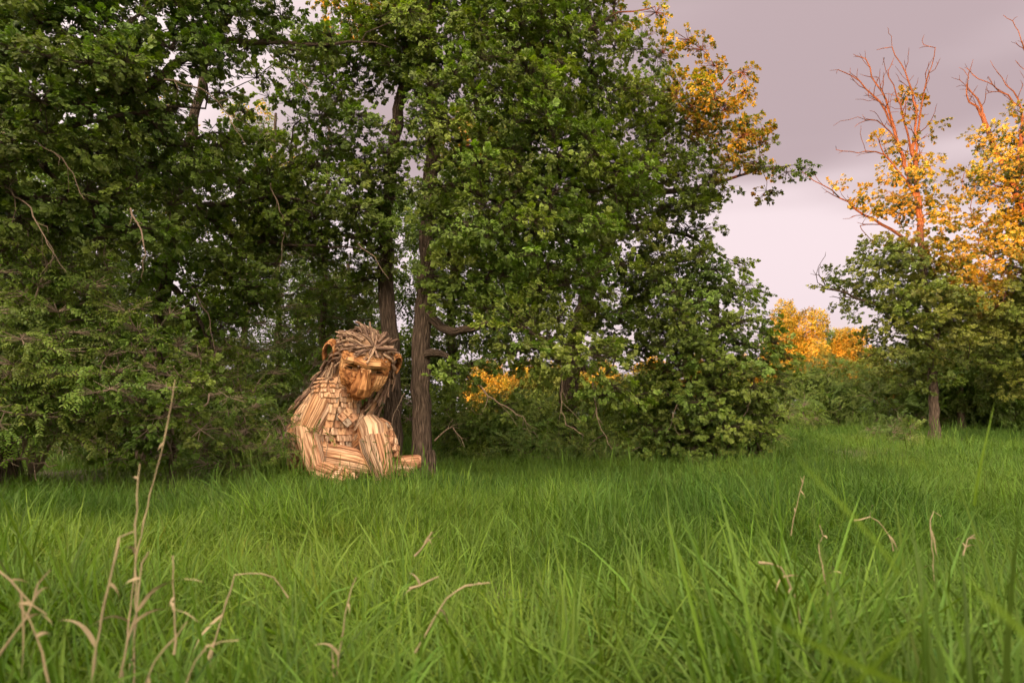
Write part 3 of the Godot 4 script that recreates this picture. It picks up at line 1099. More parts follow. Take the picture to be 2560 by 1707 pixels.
func make_head(fig: Node3D) -> void:
	rng.seed = 91
	# skull core
	var sm := SphereMesh.new()
	sm.radius = 0.46
	sm.height = 0.92
	sm.radial_segments = 20
	sm.rings = 10
	var head := obj("head", sm, fig, mats.core)
	head.transform = Transform3D(Basis(Vector3.BACK, -0.16) * Basis(Vector3.UP, 0.12) * Basis(Vector3.RIGHT, 0.46), Vector3(0.08, 2.1, 0.42))
	var fo := Vector3(0.0, -0.1, 0.17)
	var fc := Node3D.new()
	fc.position = fo
	# all face pieces are direct children of the head, moved to the mask's place
	var before := head.get_child_count()
	var cuts := [-0.44, -0.33, -0.22, -0.1, 0.1, 0.22, 0.33, 0.44]
	for k in 7:
		var x0: float = cuts[k] + 0.003
		var x1: float = cuts[k + 1] - 0.003
		var mx := maxf(absf(x0), absf(x1))
		var lim := 0.5 * sqrt(maxf(0.05, 1.0 - pow(mx / 0.5, 2))) + 0.05
		var ys := []
		for q in 9: ys.append(lerpf(-minf(lim, 0.5), 0.02, q / 8.0))
		patch(head, "face_plank", x0, x1, ys, 0.08, rr(-0.004, 0.006), mats.face[rng.randi() % 4])
		ys = []
		for q in 6: ys.append(lerpf(0.18, 0.32, q / 5.0))
		patch(head, "forehead_plank", x0, x1, ys, 0.08, rr(-0.004, 0.006), mats.face[rng.randi() % 4])
	# the strips between, beside the eyes
	for b in [[-0.44, -0.35], [-0.1, 0.1], [0.35, 0.44]]:
		patch(head, "temple_plank", b[0], b[1], [0.025, 0.1, 0.175], 0.08, 0.0, mats.face[rng.randi() % 4])
	# eyes: solid block painted dark as the shade of a hollow, upper and lower lid
	for s in [-1.0, 1.0]:
		var ex: float = s * 0.225
		var ez := face_z(ex, 0.09)
		var pts := []
		var lids := []
		for q in 12:
			var an := TAU * q / 12.0
			pts.append(Vector3(ex + cos(an) * 0.105, 0.085 + sin(an) * 0.055 * (1.0 - 0.25 * absf(cos(an))), ez))
		var back := []
		for p in pts: back.append(p - Vector3(0, 0, 0.05))
		obj("eye", block([back, pts]).mesh(mats.pit_shade), head)
		for q in 12:
			var a: Vector3 = pts[q]
			var b: Vector3 = pts[(q + 1) % 12]
			var ce := Vector3(ex, 0.085, ez)
			var oa := ce + (a - ce) * Vector3(1.3, 1.5, 1)
			var ob := ce + (b - ce) * Vector3(1.3, 1.5, 1)
			var f := Vector3(0, 0, 0.035)
			var g := Vector3(0, 0, -0.05)
			obj("eyelid_block", block([[a + g, a + f, oa + f * 0.3, oa + g], [b + g, b + f, ob + f * 0.3, ob + g]]).mesh(mats.face[(q / 3) % 4]), head)
		# heavy upper lid, half closed
		var lid := []
		for q in 5:
			var x: float = ex + lerpf(-0.1, 0.1, q / 4.0)
			var arch := 0.05 * (1.0 - pow((x - ex) / 0.11, 2))
			lid.append([Vector3(x, 0.085 + arch, ez - 0.02), Vector3(x, 0.085 + arch + 0.012, ez + 0.03), Vector3(x, 0.095 + arch * 0.15, ez + 0.036), Vector3(x, 0.09 + arch * 0.1, ez - 0.02)])
		obj("eyelid", block(lid).mesh(mats.face[1 if s < 0 else 3]), head)
	# brow: four angled beams
	var bx := [-0.44, -0.24, 0.0, 0.24, 0.44]
	var by := [0.13, 0.22, 0.2, 0.22, 0.13]
	var bz := [0.16, 0.35, 0.41, 0.35, 0.16]
	for k in 4:
		var rings := []
		for e in 2:
			var x: float = bx[k + e] + (0.004 if e == 0 else -0.004)
			var y: float = by[k + e]
			var z: float = bz[k + e]
			rings.append([Vector3(x, y - 0.035, z - 0.12), Vector3(x, y - 0.03, z), Vector3(x, y + 0.03, z + 0.02), Vector3(x, y + 0.08, z - 0.04), Vector3(x, y + 0.09, z - 0.14)])
		obj("brow_beam", block(rings).mesh(mats.face[[2, 0, 2, 0][k]]), head)
	# nose: three long boards and a bridge block
	var nx := [-0.5, -0.18, 0.2, 0.5]
	for k in 3:
		var rings := []
		for e in 4:
			var t := e / 3.0
			var y := lerpf(0.14, -0.34, t)
			var w := lerpf(0.22, 0.36, t)
			var z: float = 0.33 + [0.08, 0.14, 0.2, 0.17][e]
			var xa: float = nx[k] * w
			var xb: float = nx[k + 1] * w
			var za: float = z - (0.1 if k == 0 else 0.0)
			var zb: float = z - (0.1 if k == 2 else 0.0)
			rings.append([Vector3(xa, y, z - 0.22), Vector3(xb, y, z - 0.22), Vector3(xb - 0.002, y, zb), Vector3(xa + 0.002, y, za)])
		obj("nose_board", block(rings).mesh(mats.face[[3, 0, 1][k]]), head)
	obj("nose_bridge", block([ring_rect(0.0, 0.2, 0.36, 0.1, 0.03, 0.16), ring_rect(0.0, 0.14, 0.4, 0.12, 0.03, 0.18), ring_rect(0.0, 0.09, 0.42, 0.09, 0.02, 0.16)]).mesh(mats.face[2]), head)
	for s in [-1.0, 1.0]:
		obj("nostril_block", block([[Vector3(s * 0.11, -0.18, 0.2), Vector3(s * 0.19, -0.2, 0.2), Vector3(s * 0.2, -0.27, 0.2), Vector3(s * 0.11, -0.3, 0.2)], [Vector3(s * 0.11, -0.19, 0.4), Vector3(s * 0.16, -0.21, 0.36), Vector3(s * 0.17, -0.26, 0.36), Vector3(s * 0.11, -0.29, 0.4)]]).mesh(mats.face[0]), head)
	# mouth: two lips, and a chin block
	for k in 2:
		var y: float = [-0.37, -0.42][k]
		for s in 3:
			var xa: float = [-0.17, -0.06, 0.06][s]
			var xb: float = [-0.063, 0.057, 0.17][s]
			var za := 0.30 - absf(xa) * 0.5 + k * 0.0
			var zb := 0.30 - absf(xb) * 0.5
			obj("lip_block", block([[Vector3(xa, y - 0.02, za - 0.12), Vector3(xa, y - 0.018, za + 0.03), Vector3(xa, y + 0.018, za + 0.03), Vector3(xa, y + 0.02, za - 0.12)], [Vector3(xb, y - 0.02, zb - 0.12), Vector3(xb, y - 0.018, zb + 0.03), Vector3(xb, y + 0.018, zb + 0.03), Vector3(xb, y + 0.02, zb - 0.12)]]).mesh(mats.face[(k + s) % 4]), head)
	obj("chin_block", block([ring_rect(0.0, -0.46, 0.25, 0.12, 0.02, 0.16), ring_rect(0.0, -0.5, 0.24, 0.1, 0.02, 0.14), ring_rect(0.0, -0.55, 0.2, 0.06, 0.02, 0.1)]).mesh(mats.face[1]), head)
	for k in range(before, head.get_child_count()):
		var piece := head.get_child(k) as Node3D
		piece.transform = Transform3D(Basis.from_scale(Vector3(0.92, 0.93, 1.0)), fo)
	fc.free()
	# ears: curved strips of board around a hollow
	for s in [-1.0, 1.0]:
		var ear := Node3D.new()
		ear.name = "ear"
		head.add_child(ear, true)
		ear.transform = Transform3D(Basis(Vector3.UP, s * 0.35) * Basis(Vector3.BACK, -s * 0.12), Vector3(s * (0.58 if s < 0 else 0.52), 0.0, 0.02))
		for q in 9:
			var a0 := lerpf(-0.7, 3.9, q / 9.0)
			var a1 := lerpf(-0.7, 3.9, (q + 1.0) / 9.0)
			var rings := []
			for a in [a0 + 0.01, a1 - 0.01]:
				var d := Vector3(cos(a) * -s * 0.11, sin(a) * 0.22, 0)
				rings.append([d * 0.72 + Vector3(0, 0, -0.1), d + Vector3(0, 0, -0.1), d * 1.02 + Vector3(0, 0, 0.06), d * 0.8 + Vector3(0, 0, 0.09)])
			obj("ear_block", block(rings).mesh(mats.face[q % 4]), ear)
	make_hair(fig, head)

func ring_rect(x: float, y: float, z: float, w: float, dy: float, th: float) -> Array:
	return [Vector3(x - w, y, z - th), Vector3(x + w, y, z - th), Vector3(x + w * 0.75, y - dy * 0.5, z), Vector3(x - w * 0.75, y - dy * 0.5, z)]

func make_hair(fig: Node3D, head: MeshInstance3D) -> void:
	rng.seed = 93
	var sticks := []
	for k in 7: sticks.append(stick_mesh(k))
	rng.seed = 94
	var crown := Vector3(0.08, 0.42, 0.42).normalized()   # where the sticks part
	var count := 0
	for ring in 12:
		var th := lerpf(0.06, 1.95, ring / 11.0)
		var nr := int(lerpf(4, 34, sin(minf(th, 1.57))))
		for j in nr:
			var ph := TAU * (j + 0.5 * (ring % 2) + rr(-0.2, 0.2)) / nr
			var x := crown.cross(Vector3.RIGHT).normalized()
			var y := crown.cross(x)
			th = clampf(th + rr(-0.07, 0.07), 0.02, 2.0)
			var rad_dir := x * cos(ph) + y * sin(ph)
			var d := crown * cos(th) + rad_dir * sin(th)
			var tang := (rad_dir * cos(th) - crown * sin(th)).normalized()
			# keep the face open
			if d.z > 0.2 and d.y < 0.3 + 0.1 * absf(d.x) and absf(d.x) < 0.83:
				continue
			if d.y < -0.45:
				continue
			var fw := (tang + d * rr(0.08, 0.42) + rv() * 0.24 + Vector3(0, -0.1, 0)).normalized()
			var up := d
			var sx := up.cross(fw).normalized()
			var l := rr(0.16, 0.36)
			if d.z > 0.3 and d.y < 0.62: l *= 0.6
			var th_s := rr(0.3, 0.56)
			var s := obj("hair_stick", sticks[rng.randi() % 7], head, mats.sticks[rng.randi() % 4])
			s.transform = Transform3D(Basis(sx * th_s, fw.cross(sx) * th_s, fw * l), d * rr(0.46, 0.53) - fw * 0.05)
			count += 1
	# locks that hang down the back and beside the chin
	var locks := [[Vector3(-0.26, 2.2, 0.35), Vector3(-0.52, 1.85, 0.1), Vector3(-0.95, 1.25, 0.0), 70, 0.12], [Vector3(-0.3, 2.1, 0.5), Vector3(-0.38, 1.85, 0.42), Vector3(-0.5, 1.6, 0.36), 40, 0.1], [Vector3(0.5, 1.95, 0.3), Vector3(0.36, 1.5, 0.2), Vector3(0.12, 1.0, 0.24), 62, 0.13], [Vector3(-1.0, 1.15, 0.0), Vector3(-1.15, 0.9, 0.02), Vector3(-1.22, 0.62, 0.12), 30, 0.13]]
	for lk in locks:
		var hair := MB.new()
		hair.tube(PackedVector3Array([lk[0], lk[1], lk[2]]), PackedFloat32Array([0.04, 0.05, 0.03]), 6, Color.WHITE, true)
		var lock := obj("hair_lock", hair.mesh(mats.core), fig)
		for k in lk[3]:
			var t := rng.randf()
			var p: Vector3 = (lk[0] as Vector3).lerp(lk[1], t).lerp((lk[1] as Vector3).lerp(lk[2], t), t)
			var fw: Vector3 = ((lk[1] as Vector3) - lk[0]).lerp((lk[2] as Vector3) - lk[1], t).normalized()
			fw = (fw + rv() * 0.22).normalized()
			var sx: Vector3 = fw.cross(rv()).normalized()
			var ts := rr(0.4, 0.62)
			var s := obj("hair_stick", sticks[rng.randi() % 7], lock, mats.sticks[rng.randi() % 4])
			s.transform = Transform3D(Basis(sx * ts, fw.cross(sx) * ts, fw * rr(0.18, 0.34)), p + rv() * lk[4])

# ---------------------------------------------------------------- sky
func make_sky() -> Sky:
	var w := 1024
	var h := 512
	var im := Image.create(w, h, false, Image.FORMAT_RGBF)
	var f := FastNoiseLite.new()
	f.seed = 21
	f.frequency = 0.9
	f.fractal_octaves = 4
	f.fractal_gain = 0.45
	var bright := Color(0.75, 0.62, 0.645)
	var dull := Color(0.42, 0.325, 0.345)
	var sun := SUN_TO.normalized()
	var fill_glow := Vector3(-0.5, 0.5, 0.86).normalized()   # sunset glow, raised and strengthened out of view as added fill light
	for y in h:
		var el := PI * (0.5 - (y + 0.5) / h)
		for x in w:
			var az := TAU * (x + 0.5) / w
			var dir := Vector3(sin(az) * cos(el), sin(el), -cos(az) * cos(el))
			var c: Color
			if el < 0.0:
				c = Color(0.12, 0.13, 0.07)
			else:
				# a sheet of cloud overhead, its bands drawn out towards the horizon
				var k := 1.0 / (dir.y + 0.16)
				var q := Vector2(dir.x * 0.8 + dir.z * 0.35, dir.z * 1.5 - dir.x * 0.5) * k
				var s := 0.5 + 0.95 * f.get_noise_2d(q.x * 0.42, q.y * 0.5) + 0.22 * f.get_noise_2d(q.x * 1.3 + 40.0, q.y * 1.9)
				s += 0.30 * (1.0 - smoothstep(0.05, 0.62, el)) - 0.12 * smoothstep(0.42, 0.7, el)
				c = dull.lerp(bright, smoothstep(0.2, 0.88, s))
				c = c.lerp(Color(0.62, 0.525, 0.56), 0.5 * (1.0 - smoothstep(0.0, 0.25, el)))
				var a := maxf(0.0, dir.dot(sun))
				var g := pow(0.5 + 0.5 * dir.dot(fill_glow), 4.5)
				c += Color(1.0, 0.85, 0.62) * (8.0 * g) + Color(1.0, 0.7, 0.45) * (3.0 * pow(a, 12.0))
			im.set_pixel(x, y, c)
	var pm := PanoramaSkyMaterial.new()
	pm.panorama = ImageTexture.create_from_image(im)
	var sky := Sky.new()
	sky.sky_material = pm
	return sky

# ---------------------------------------------------------------- the scene
func _ready() -> void:
	# camera, sky, sun, exposure
	var cam := Camera3D.new()
	cam.name = "camera"
	cam.position = Vector3(0, 1.1, 0)
	cam.rotation.x = deg_to_rad(6.9)
	cam.fov = 53.0
	cam.near = 0.05
	cam.far = 2000.0
	var lens := CameraAttributesPhysical.new()
	lens.frustum_focal_length = 24.0
	lens.frustum_focus_distance = 11.0
	lens.frustum_near = 0.05
	lens.frustum_far = 2000.0
	lens.exposure_aperture = 2.8
	cam.attributes = lens
	cam.fov = 53.0
	add_child(cam)
	var env := Environment.new()
	env.background_mode = Environment.BG_SKY
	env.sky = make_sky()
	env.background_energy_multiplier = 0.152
	env.tonemap_mode = Environment.TONE_MAPPER_LINEAR
	env.tonemap_exposure = 8.4
	env.sdfgi_enabled = true
	env.ssao_enabled = true
	env.ssil_enabled = true
	var we := WorldEnvironment.new()
	we.name = "environment"
	we.environment = env
	add_child(we)
	var sun := DirectionalLight3D.new()
	sun.name = "sun"
	sun.light_color = Color(1.0, 0.51, 0.17)
	sun.light_energy = 1.6
	sun.light_angular_distance = 0.6
	sun.shadow_enabled = true
	add_child(sun)
	sun.look_at_from_position(SUN_TO.normalized() * 50.0, Vector3.ZERO)

	nz.seed = 3
	nz.frequency = 0.05
	nz.fractal_octaves = 3
	make_materials()
	make_ground()
	var oak := []
	var elm := []
	var far := []
	for k in 3:
		oak.append(oak_spray(k))
		elm.append(elm_spray(k))
		far.append(far_spray(k))
	make_trees(oak, elm, far)
	make_figure()
	make_small(oak, elm)
	make_grass()

const TG := "trees round the meadow"
const SG := "shrubs along the wood's edge"
const BG := "sunlit trees far behind"

func make_trees(oak: Array, elm: Array, far: Array) -> void:
	var og := Color(0.152, 0.21, 0.038)
	# twin oaks by the figure
	tree("oak_tree", "tall oak whose trunk rises directly behind the wooden figure's head", "tree", TG,
		[Vector3(-2.23, 0.69, -13.1), Vector3(-2.32, 2.13, -13.1), Vector3(-2.43, 3.4, -13.1), Vector3(-2.45, 4.61, -13.1), Vector3(-2.49, 5.32, -13.1), Vector3(-2.36, 6.66, -13.1), Vector3(-2.24, 7.57, -13.1), Vector3(-2.12, 8.22, -13.1), Vector3(-2.2, 9.16, -13.1), Vector3(-2.35, 10.9, -13.1)],
		[Vector3(-3.23, 6.45, -12.6), Vector3(0.84, 0.84, 0.93), Vector3(-2.64, 5.64, -12.3), Vector3(0.74, 0.74, 0.82), Vector3(-3, 4.86, -12.2), Vector3(0.74, 0.74, 0.81), Vector3(-3.7, 5.58, -12.6), Vector3(0.8, 0.8, 0.88), Vector3(-4.27, 6.98, -13.2), Vector3(0.59, 0.59, 0.65), Vector3(-3.54, 7.8, -13), Vector3(0.74, 0.74, 0.82), Vector3(-2.82, 8.52, -12.8), Vector3(0.9, 0.9, 0.98), Vector3(-3.41, 9.39, -13), Vector3(0.83, 0.83, 0.91), Vector3(-2.46, 10.24, -13), Vector3(1.24, 1.24, 1.36), Vector3(-3.82, 4.56, -12.3), Vector3(0.7, 0.7, 0.77), Vector3(-2.63, 4.34, -12.4), Vector3(0.55, 0.55, 0.61), Vector3(-4.62, 5.84, -12.6), Vector3(0.68, 0.68, 0.75), Vector3(-4.76, 5.09, -12.4), Vector3(0.67, 0.67, 0.74), Vector3(-2.92, 5.08, -11.2), Vector3(0.43, 0.43, 0.47), Vector3(-2.24, 4.64, -11), Vector3(0.31, 0.31, 0.35), Vector3(-1.83, 8.04, -12.6), Vector3(0.64, 0.64, 0.7), Vector3(-1.98, 6.71, -12.6), Vector3(0.56, 0.56, 0.62), Vector3(-3.07, 3.97, -12.6), Vector3(0.56, 0.56, 0.62), Vector3(-1.9, 5.52, -12.2), Vector3(0.39, 0.39, 0.43), Vector3(-4.52, 7.46, -12.6), Vector3(0.48, 0.48, 0.53), Vector3(-3.87, 8.22, -12.6), Vector3(0.56, 0.56, 0.62), Vector3(-5.09, 6.89, -12.6), Vector3(0.44, 0.44, 0.48), Vector3(-1.78, 7.09, -12.3), Vector3(0.39, 0.39, 0.43)],
		{"spray": oak, "tint": og, "r0": 0.19, "r1": 0.07, "sides": 26, "from": 3.0, "space": 0.55, "per": 11, "clump": 0.36,
		"limbs": [[Vector3(-2.48, 5.14, -13.1), Vector3(-2.74, 5.57, -12.8), Vector3(-3.18, 5.8, -12.5), Vector3(-3.77, 5.97, -12.5), Vector3(-4.46, 5.93, -12.6)], [Vector3(-2.44, 4.35, -13.1), Vector3(-2.7, 4.46, -12.7), Vector3(-3.02, 4.56, -12.3), Vector3(-3.83, 4.73, -12.3)]]})
	tree("oak_tree", "wide bright oak whose trunk is the nearest one beside the figure's toes", "tree", TG,
		[Vector3(-1.66, 0.28, -12.7), Vector3(-1.69, 1.7, -12.7), Vector3(-1.68, 3, -12.7), Vector3(-1.6, 4, -12.7), Vector3(-1.59, 5.02, -12.7), Vector3(-1.55, 6.49, -12.7), Vector3(-1.58, 7.65, -12.7), Vector3(-1.64, 8.73, -12.7), Vector3(-1.72, 10.98, -12.7)],
		[Vector3(-1.56, 8.73, -12.4), Vector3(1.34, 1.34, 1.47), Vector3(-0.21, 8.08, -12.2), Vector3(1.32, 1.32, 1.45), Vector3(0.97, 7.86, -12.6), Vector3(1.2, 1.2, 1.32), Vector3(-0.67, 6.64, -11.7), Vector3(1.12, 1.12, 1.23), Vector3(0.43, 6.49, -12.1), Vector3(1.23, 1.23, 1.35), Vector3(1.65, 6.89, -12.8), Vector3(1.06, 1.06, 1.16), Vector3(-0.36, 5.38, -11.8), Vector3(1.05, 1.05, 1.16), Vector3(0.82, 5.21, -12), Vector3(1.14, 1.14, 1.26), Vector3(1.86, 5.58, -12.6), Vector3(0.88, 0.88, 0.97), Vector3(-0.8, 4.21, -11.6), Vector3(0.81, 0.81, 0.89), Vector3(0.18, 4.05, -11.6), Vector3(0.96, 0.96, 1.05), Vector3(1.11, 3.89, -11.9), Vector3(0.91, 0.91, 1), Vector3(-0.19, 3.25, -11.4), Vector3(0.65, 0.65, 0.72), Vector3(0.53, 2.77, -11.2), Vector3(0.78, 0.61, 0.86), Vector3(1.15, 2.32, -11), Vector3(0.77, 0.49, 0.85), Vector3(1.68, 1.74, -10.8), Vector3(0.55, 0.34, 0.6), Vector3(-0.9, 3.36, -12), Vector3(0.53, 0.53, 0.59), Vector3(-0.72, 1.95, -11.8), Vector3(0.56, 0.41, 0.62), Vector3(-0.41, 1.28, -11.6), Vector3(0.41, 0.29, 0.45), Vector3(-1.06, 3.84, -12), Vector3(0.53, 0.53, 0.59), Vector3(2.24, 8.11, -12.1), Vector3(0.69, 0.46, 0.76), Vector3(2.64, 8.57, -12), Vector3(0.38, 0.31, 0.42), Vector3(1.72, 9, -12.4), Vector3(0.79, 0.63, 0.87), Vector3(0.21, 9.89, -12.5), Vector3(1.59, 1.59, 1.75), Vector3(-1.19, 5.31, -11.6), Vector3(0.52, 0.52, 0.57), Vector3(-1.37, 4.61, -11.9), Vector3(0.38, 0.38, 0.42), Vector3(1.42, 1.96, -10.9), Vector3(0.66, 0.42, 0.72), Vector3(0.53, 2.33, -11.1), Vector3(0.78, 0.42, 0.85), Vector3(0.03, 2.64, -11.3), Vector3(0.65, 0.43, 0.71), Vector3(1.93, 1.47, -10.7), Vector3(0.41, 0.22, 0.45), Vector3(-0.19, 2.36, -11.4), Vector3(0.43, 0.33, 0.48)],
		{"spray": oak, "tint": og * 1.08, "r0": 0.2, "r1": 0.08, "sides": 28, "from": 2.6, "space": 0.55, "per": 11, "clump": 0.36, "limb_r": 0.1, "fill": 0.74,
		"limbs": [[Vector3(-1.58, 7.47, -12.7), Vector3(-0.81, 7.9, -12.5), Vector3(0.2, 8.23, -12.3), Vector3(1.02, 8.3, -12.2), Vector3(1.84, 8.72, -12.1), Vector3(2.56, 8.84, -12)],
			[Vector3(-1.58, 5.19, -12.7), Vector3(-0.95, 5.6, -12.4), Vector3(-0.37, 5.2, -12.1), Vector3(0.43, 5.21, -12), Vector3(1.25, 5.48, -12.3)],
			[Vector3(-1.64, 3.16, -12.7), Vector3(-1.16, 2.79, -12.4), Vector3(-0.59, 2.82, -12), Vector3(0.03, 2.8, -11.6), Vector3(0.74, 2.34, -11.2), Vector3(1.41, 1.82, -10.9)],
			[Vector3(-1.6, 5.88, -12.7), Vector3(-0.96, 6.32, -12.5), Vector3(-0.13, 6.19, -12.3), Vector3(0.85, 6.24, -12.3)], [Vector3(-1.67, 2.26, -12.7), Vector3(-1.32, 2.39, -12.4), Vector3(-0.89, 2.04, -12)]],
		"dead": [[Vector3(-0.63, 1.79, -11.6), Vector3(-0.26, 1.49, -11.4), Vector3(0.1, 1.27, -11.2), Vector3(0.31, 1.03, -11.2)], [Vector3(0.8, 1.9, -11), Vector3(0.79, 1.4, -10.9), Vector3(0.85, 1.1, -10.9), Vector3(1.15, 0.93, -10.8)], [Vector3(1.26, 1.81, -10.8), Vector3(1.31, 1.26, -10.7), Vector3(1.41, 1, -10.7), Vector3(1.54, 0.7, -10.7)], [Vector3(-1.37, 0.82, -12.4), Vector3(-1.05, 1.06, -12.2), Vector3(-0.8, 0.68, -12)], [Vector3(-1.97, 1.69, -12.6), Vector3(-2.11, 1.29, -12.3), Vector3(-2.16, 0.98, -12.2)], [Vector3(0.03, 5.54, -11.6), Vector3(-0.04, 5.08, -11.4), Vector3(0.18, 4.77, -11.4)]]})
	tree("oak_tree", "great oak with a thick dark trunk and a spreading crown against open sky", "tree", TG,
		[Vector3(1.36, 0.83, -17), Vector3(1.4, 1.9, -17), Vector3(1.63, 3.42, -17), Vector3(2.23, 5.16, -16.8), Vector3(2.85, 6.71, -16.4), Vector3(3.48, 7.98, -16.2), Vector3(4.17, 9.45, -16.2)],
		[Vector3(3.17, 8.81, -15.6), Vector3(0.99, 0.99, 1.09), Vector3(4.13, 9.69, -16), Vector3(0.81, 0.81, 0.9), Vector3(4.99, 9.8, -16), Vector3(0.56, 0.56, 0.62), Vector3(5.53, 9.74, -16), Vector3(0.37, 0.26, 0.4), Vector3(4.31, 8.48, -15.6), Vector3(0.99, 0.99, 1.09), Vector3(5.16, 8.56, -16), Vector3(0.76, 0.76, 0.84), Vector3(5.89, 8.11, -16), Vector3(0.66, 0.51, 0.73), Vector3(6.6, 7.36, -16), Vector3(0.56, 0.41, 0.62), Vector3(6.9, 7.1, -16), Vector3(0.28, 0.2, 0.31), Vector3(4.89, 7.29, -15.6), Vector3(0.84, 0.84, 0.93), Vector3(5.85, 7.12, -16), Vector3(0.51, 0.36, 0.56), Vector3(6.31, 6.85, -16), Vector3(0.31, 0.31, 0.34), Vector3(3.86, 7.18, -15.6), Vector3(0.99, 0.99, 1.09), Vector3(3.11, 6.12, -15.6), Vector3(0.99, 0.99, 1.09), Vector3(4.13, 6.12, -15.6), Vector3(0.79, 0.79, 0.87), Vector3(4.49, 5.41, -15.5), Vector3(0.54, 0.34, 0.6), Vector3(5.34, 4.96, -16), Vector3(0.31, 0.18, 0.34), Vector3(3.65, 5.02, -15.4), Vector3(0.83, 0.83, 0.92), Vector3(2.3, 4.91, -15.8), Vector3(0.9, 0.9, 0.99), Vector3(1.64, 4, -16.5), Vector3(0.84, 0.84, 0.92), Vector3(0.26, 3.42, -17), Vector3(0.86, 0.65, 0.95), Vector3(2.42, 6.41, -16.5), Vector3(0.94, 0.94, 1.04), Vector3(2.9, 4.29, -15.8), Vector3(0.8, 0.8, 0.88)],
		{"spray": oak, "tint": Color(0.14, 0.18, 0.034), "r0": 0.27, "r1": 0.07, "sides": 24, "from": 3.0, "space": 0.58, "per": 11, "clump": 0.37, "size": 1.05, "limb_r": 0.1, "fill": 0.72,
		"limbs": [[Vector3(2.85, 6.71, -16.4), Vector3(3.83, 6.68, -16), Vector3(4.89, 6.9, -16), Vector3(5.75, 7.17, -16), Vector3(6.6, 7.34, -16)], [Vector3(2.54, 5.88, -16.6), Vector3(3.39, 5.82, -16), Vector3(4.27, 5.49, -15.8), Vector3(5.24, 4.96, -16)], [Vector3(3.48, 7.98, -16.2), Vector3(4.53, 8.78, -16), Vector3(5.42, 9.69, -16)]]})
	tree("oak_tree", "dense dark green oak with branches sweeping to the grass at the crown's edge", "tree", TG,
		[Vector3(4.45, 0.4, -15.8), Vector3(4.44, 1.34, -15.8), Vector3(4.57, 2.34, -15.8), Vector3(4.7, 3.26, -15.8), Vector3(4.84, 4.29, -15.8)],
		[Vector3(3.67, 3.87, -15.2), Vector3(0.87, 0.87, 0.96), Vector3(4.75, 3.87, -15.2), Vector3(0.82, 0.82, 0.9), Vector3(5.42, 3.67, -15.2), Vector3(0.48, 0.48, 0.53), Vector3(4.02, 2.93, -14.8), Vector3(1.03, 1.03, 1.14), Vector3(5.12, 2.76, -15), Vector3(0.81, 0.81, 0.89), Vector3(5.83, 2.47, -15), Vector3(0.43, 0.43, 0.47), Vector3(3.59, 2.16, -14.7), Vector3(0.84, 0.84, 0.93), Vector3(4.58, 1.88, -14.6), Vector3(0.97, 0.97, 1.07), Vector3(5.56, 1.85, -15), Vector3(0.57, 0.57, 0.63), Vector3(4.07, 1.23, -14.5), Vector3(0.83, 0.83, 0.91), Vector3(5.05, 1.14, -14.7), Vector3(0.61, 0.61, 0.67), Vector3(3.38, 1.23, -14.7), Vector3(0.65, 0.65, 0.72), Vector3(3, 2.94, -14.9), Vector3(0.71, 0.71, 0.78), Vector3(5.93, 1.52, -15), Vector3(0.33, 0.33, 0.37), Vector3(2.9, 1.99, -15), Vector3(0.57, 0.57, 0.63), Vector3(3.8, 0.68, -14.6), Vector3(0.65, 0.32, 0.71), Vector3(3.02, 0.77, -14.8), Vector3(0.56, 0.33, 0.62), Vector3(4.79, 0.77, -14.8), Vector3(0.56, 0.33, 0.62), Vector3(4.2, 4.29, -15.3), Vector3(0.73, 0.73, 0.8), Vector3(3.27, 4.35, -15.6), Vector3(0.79, 0.79, 0.87), Vector3(5.22, 4.21, -15.4), Vector3(0.44, 0.44, 0.48), Vector3(2.51, 3.2, -15.4), Vector3(0.69, 0.69, 0.75)],
		{"spray": oak, "tint": Color(0.132, 0.188, 0.034), "r0": 0.2, "r1": 0.06, "from": 0.6, "space": 0.56, "per": 12, "clump": 0.37, "droop": 0.3,
		"dead": [[Vector3(5.2, 1.96, -14.5), Vector3(4.69, 1.05, -14.2), Vector3(4.59, 0.78, -14.2)], [Vector3(3.46, 1.59, -14.2), Vector3(3.26, 1.14, -14), Vector3(3.47, 0.79, -14)]]})
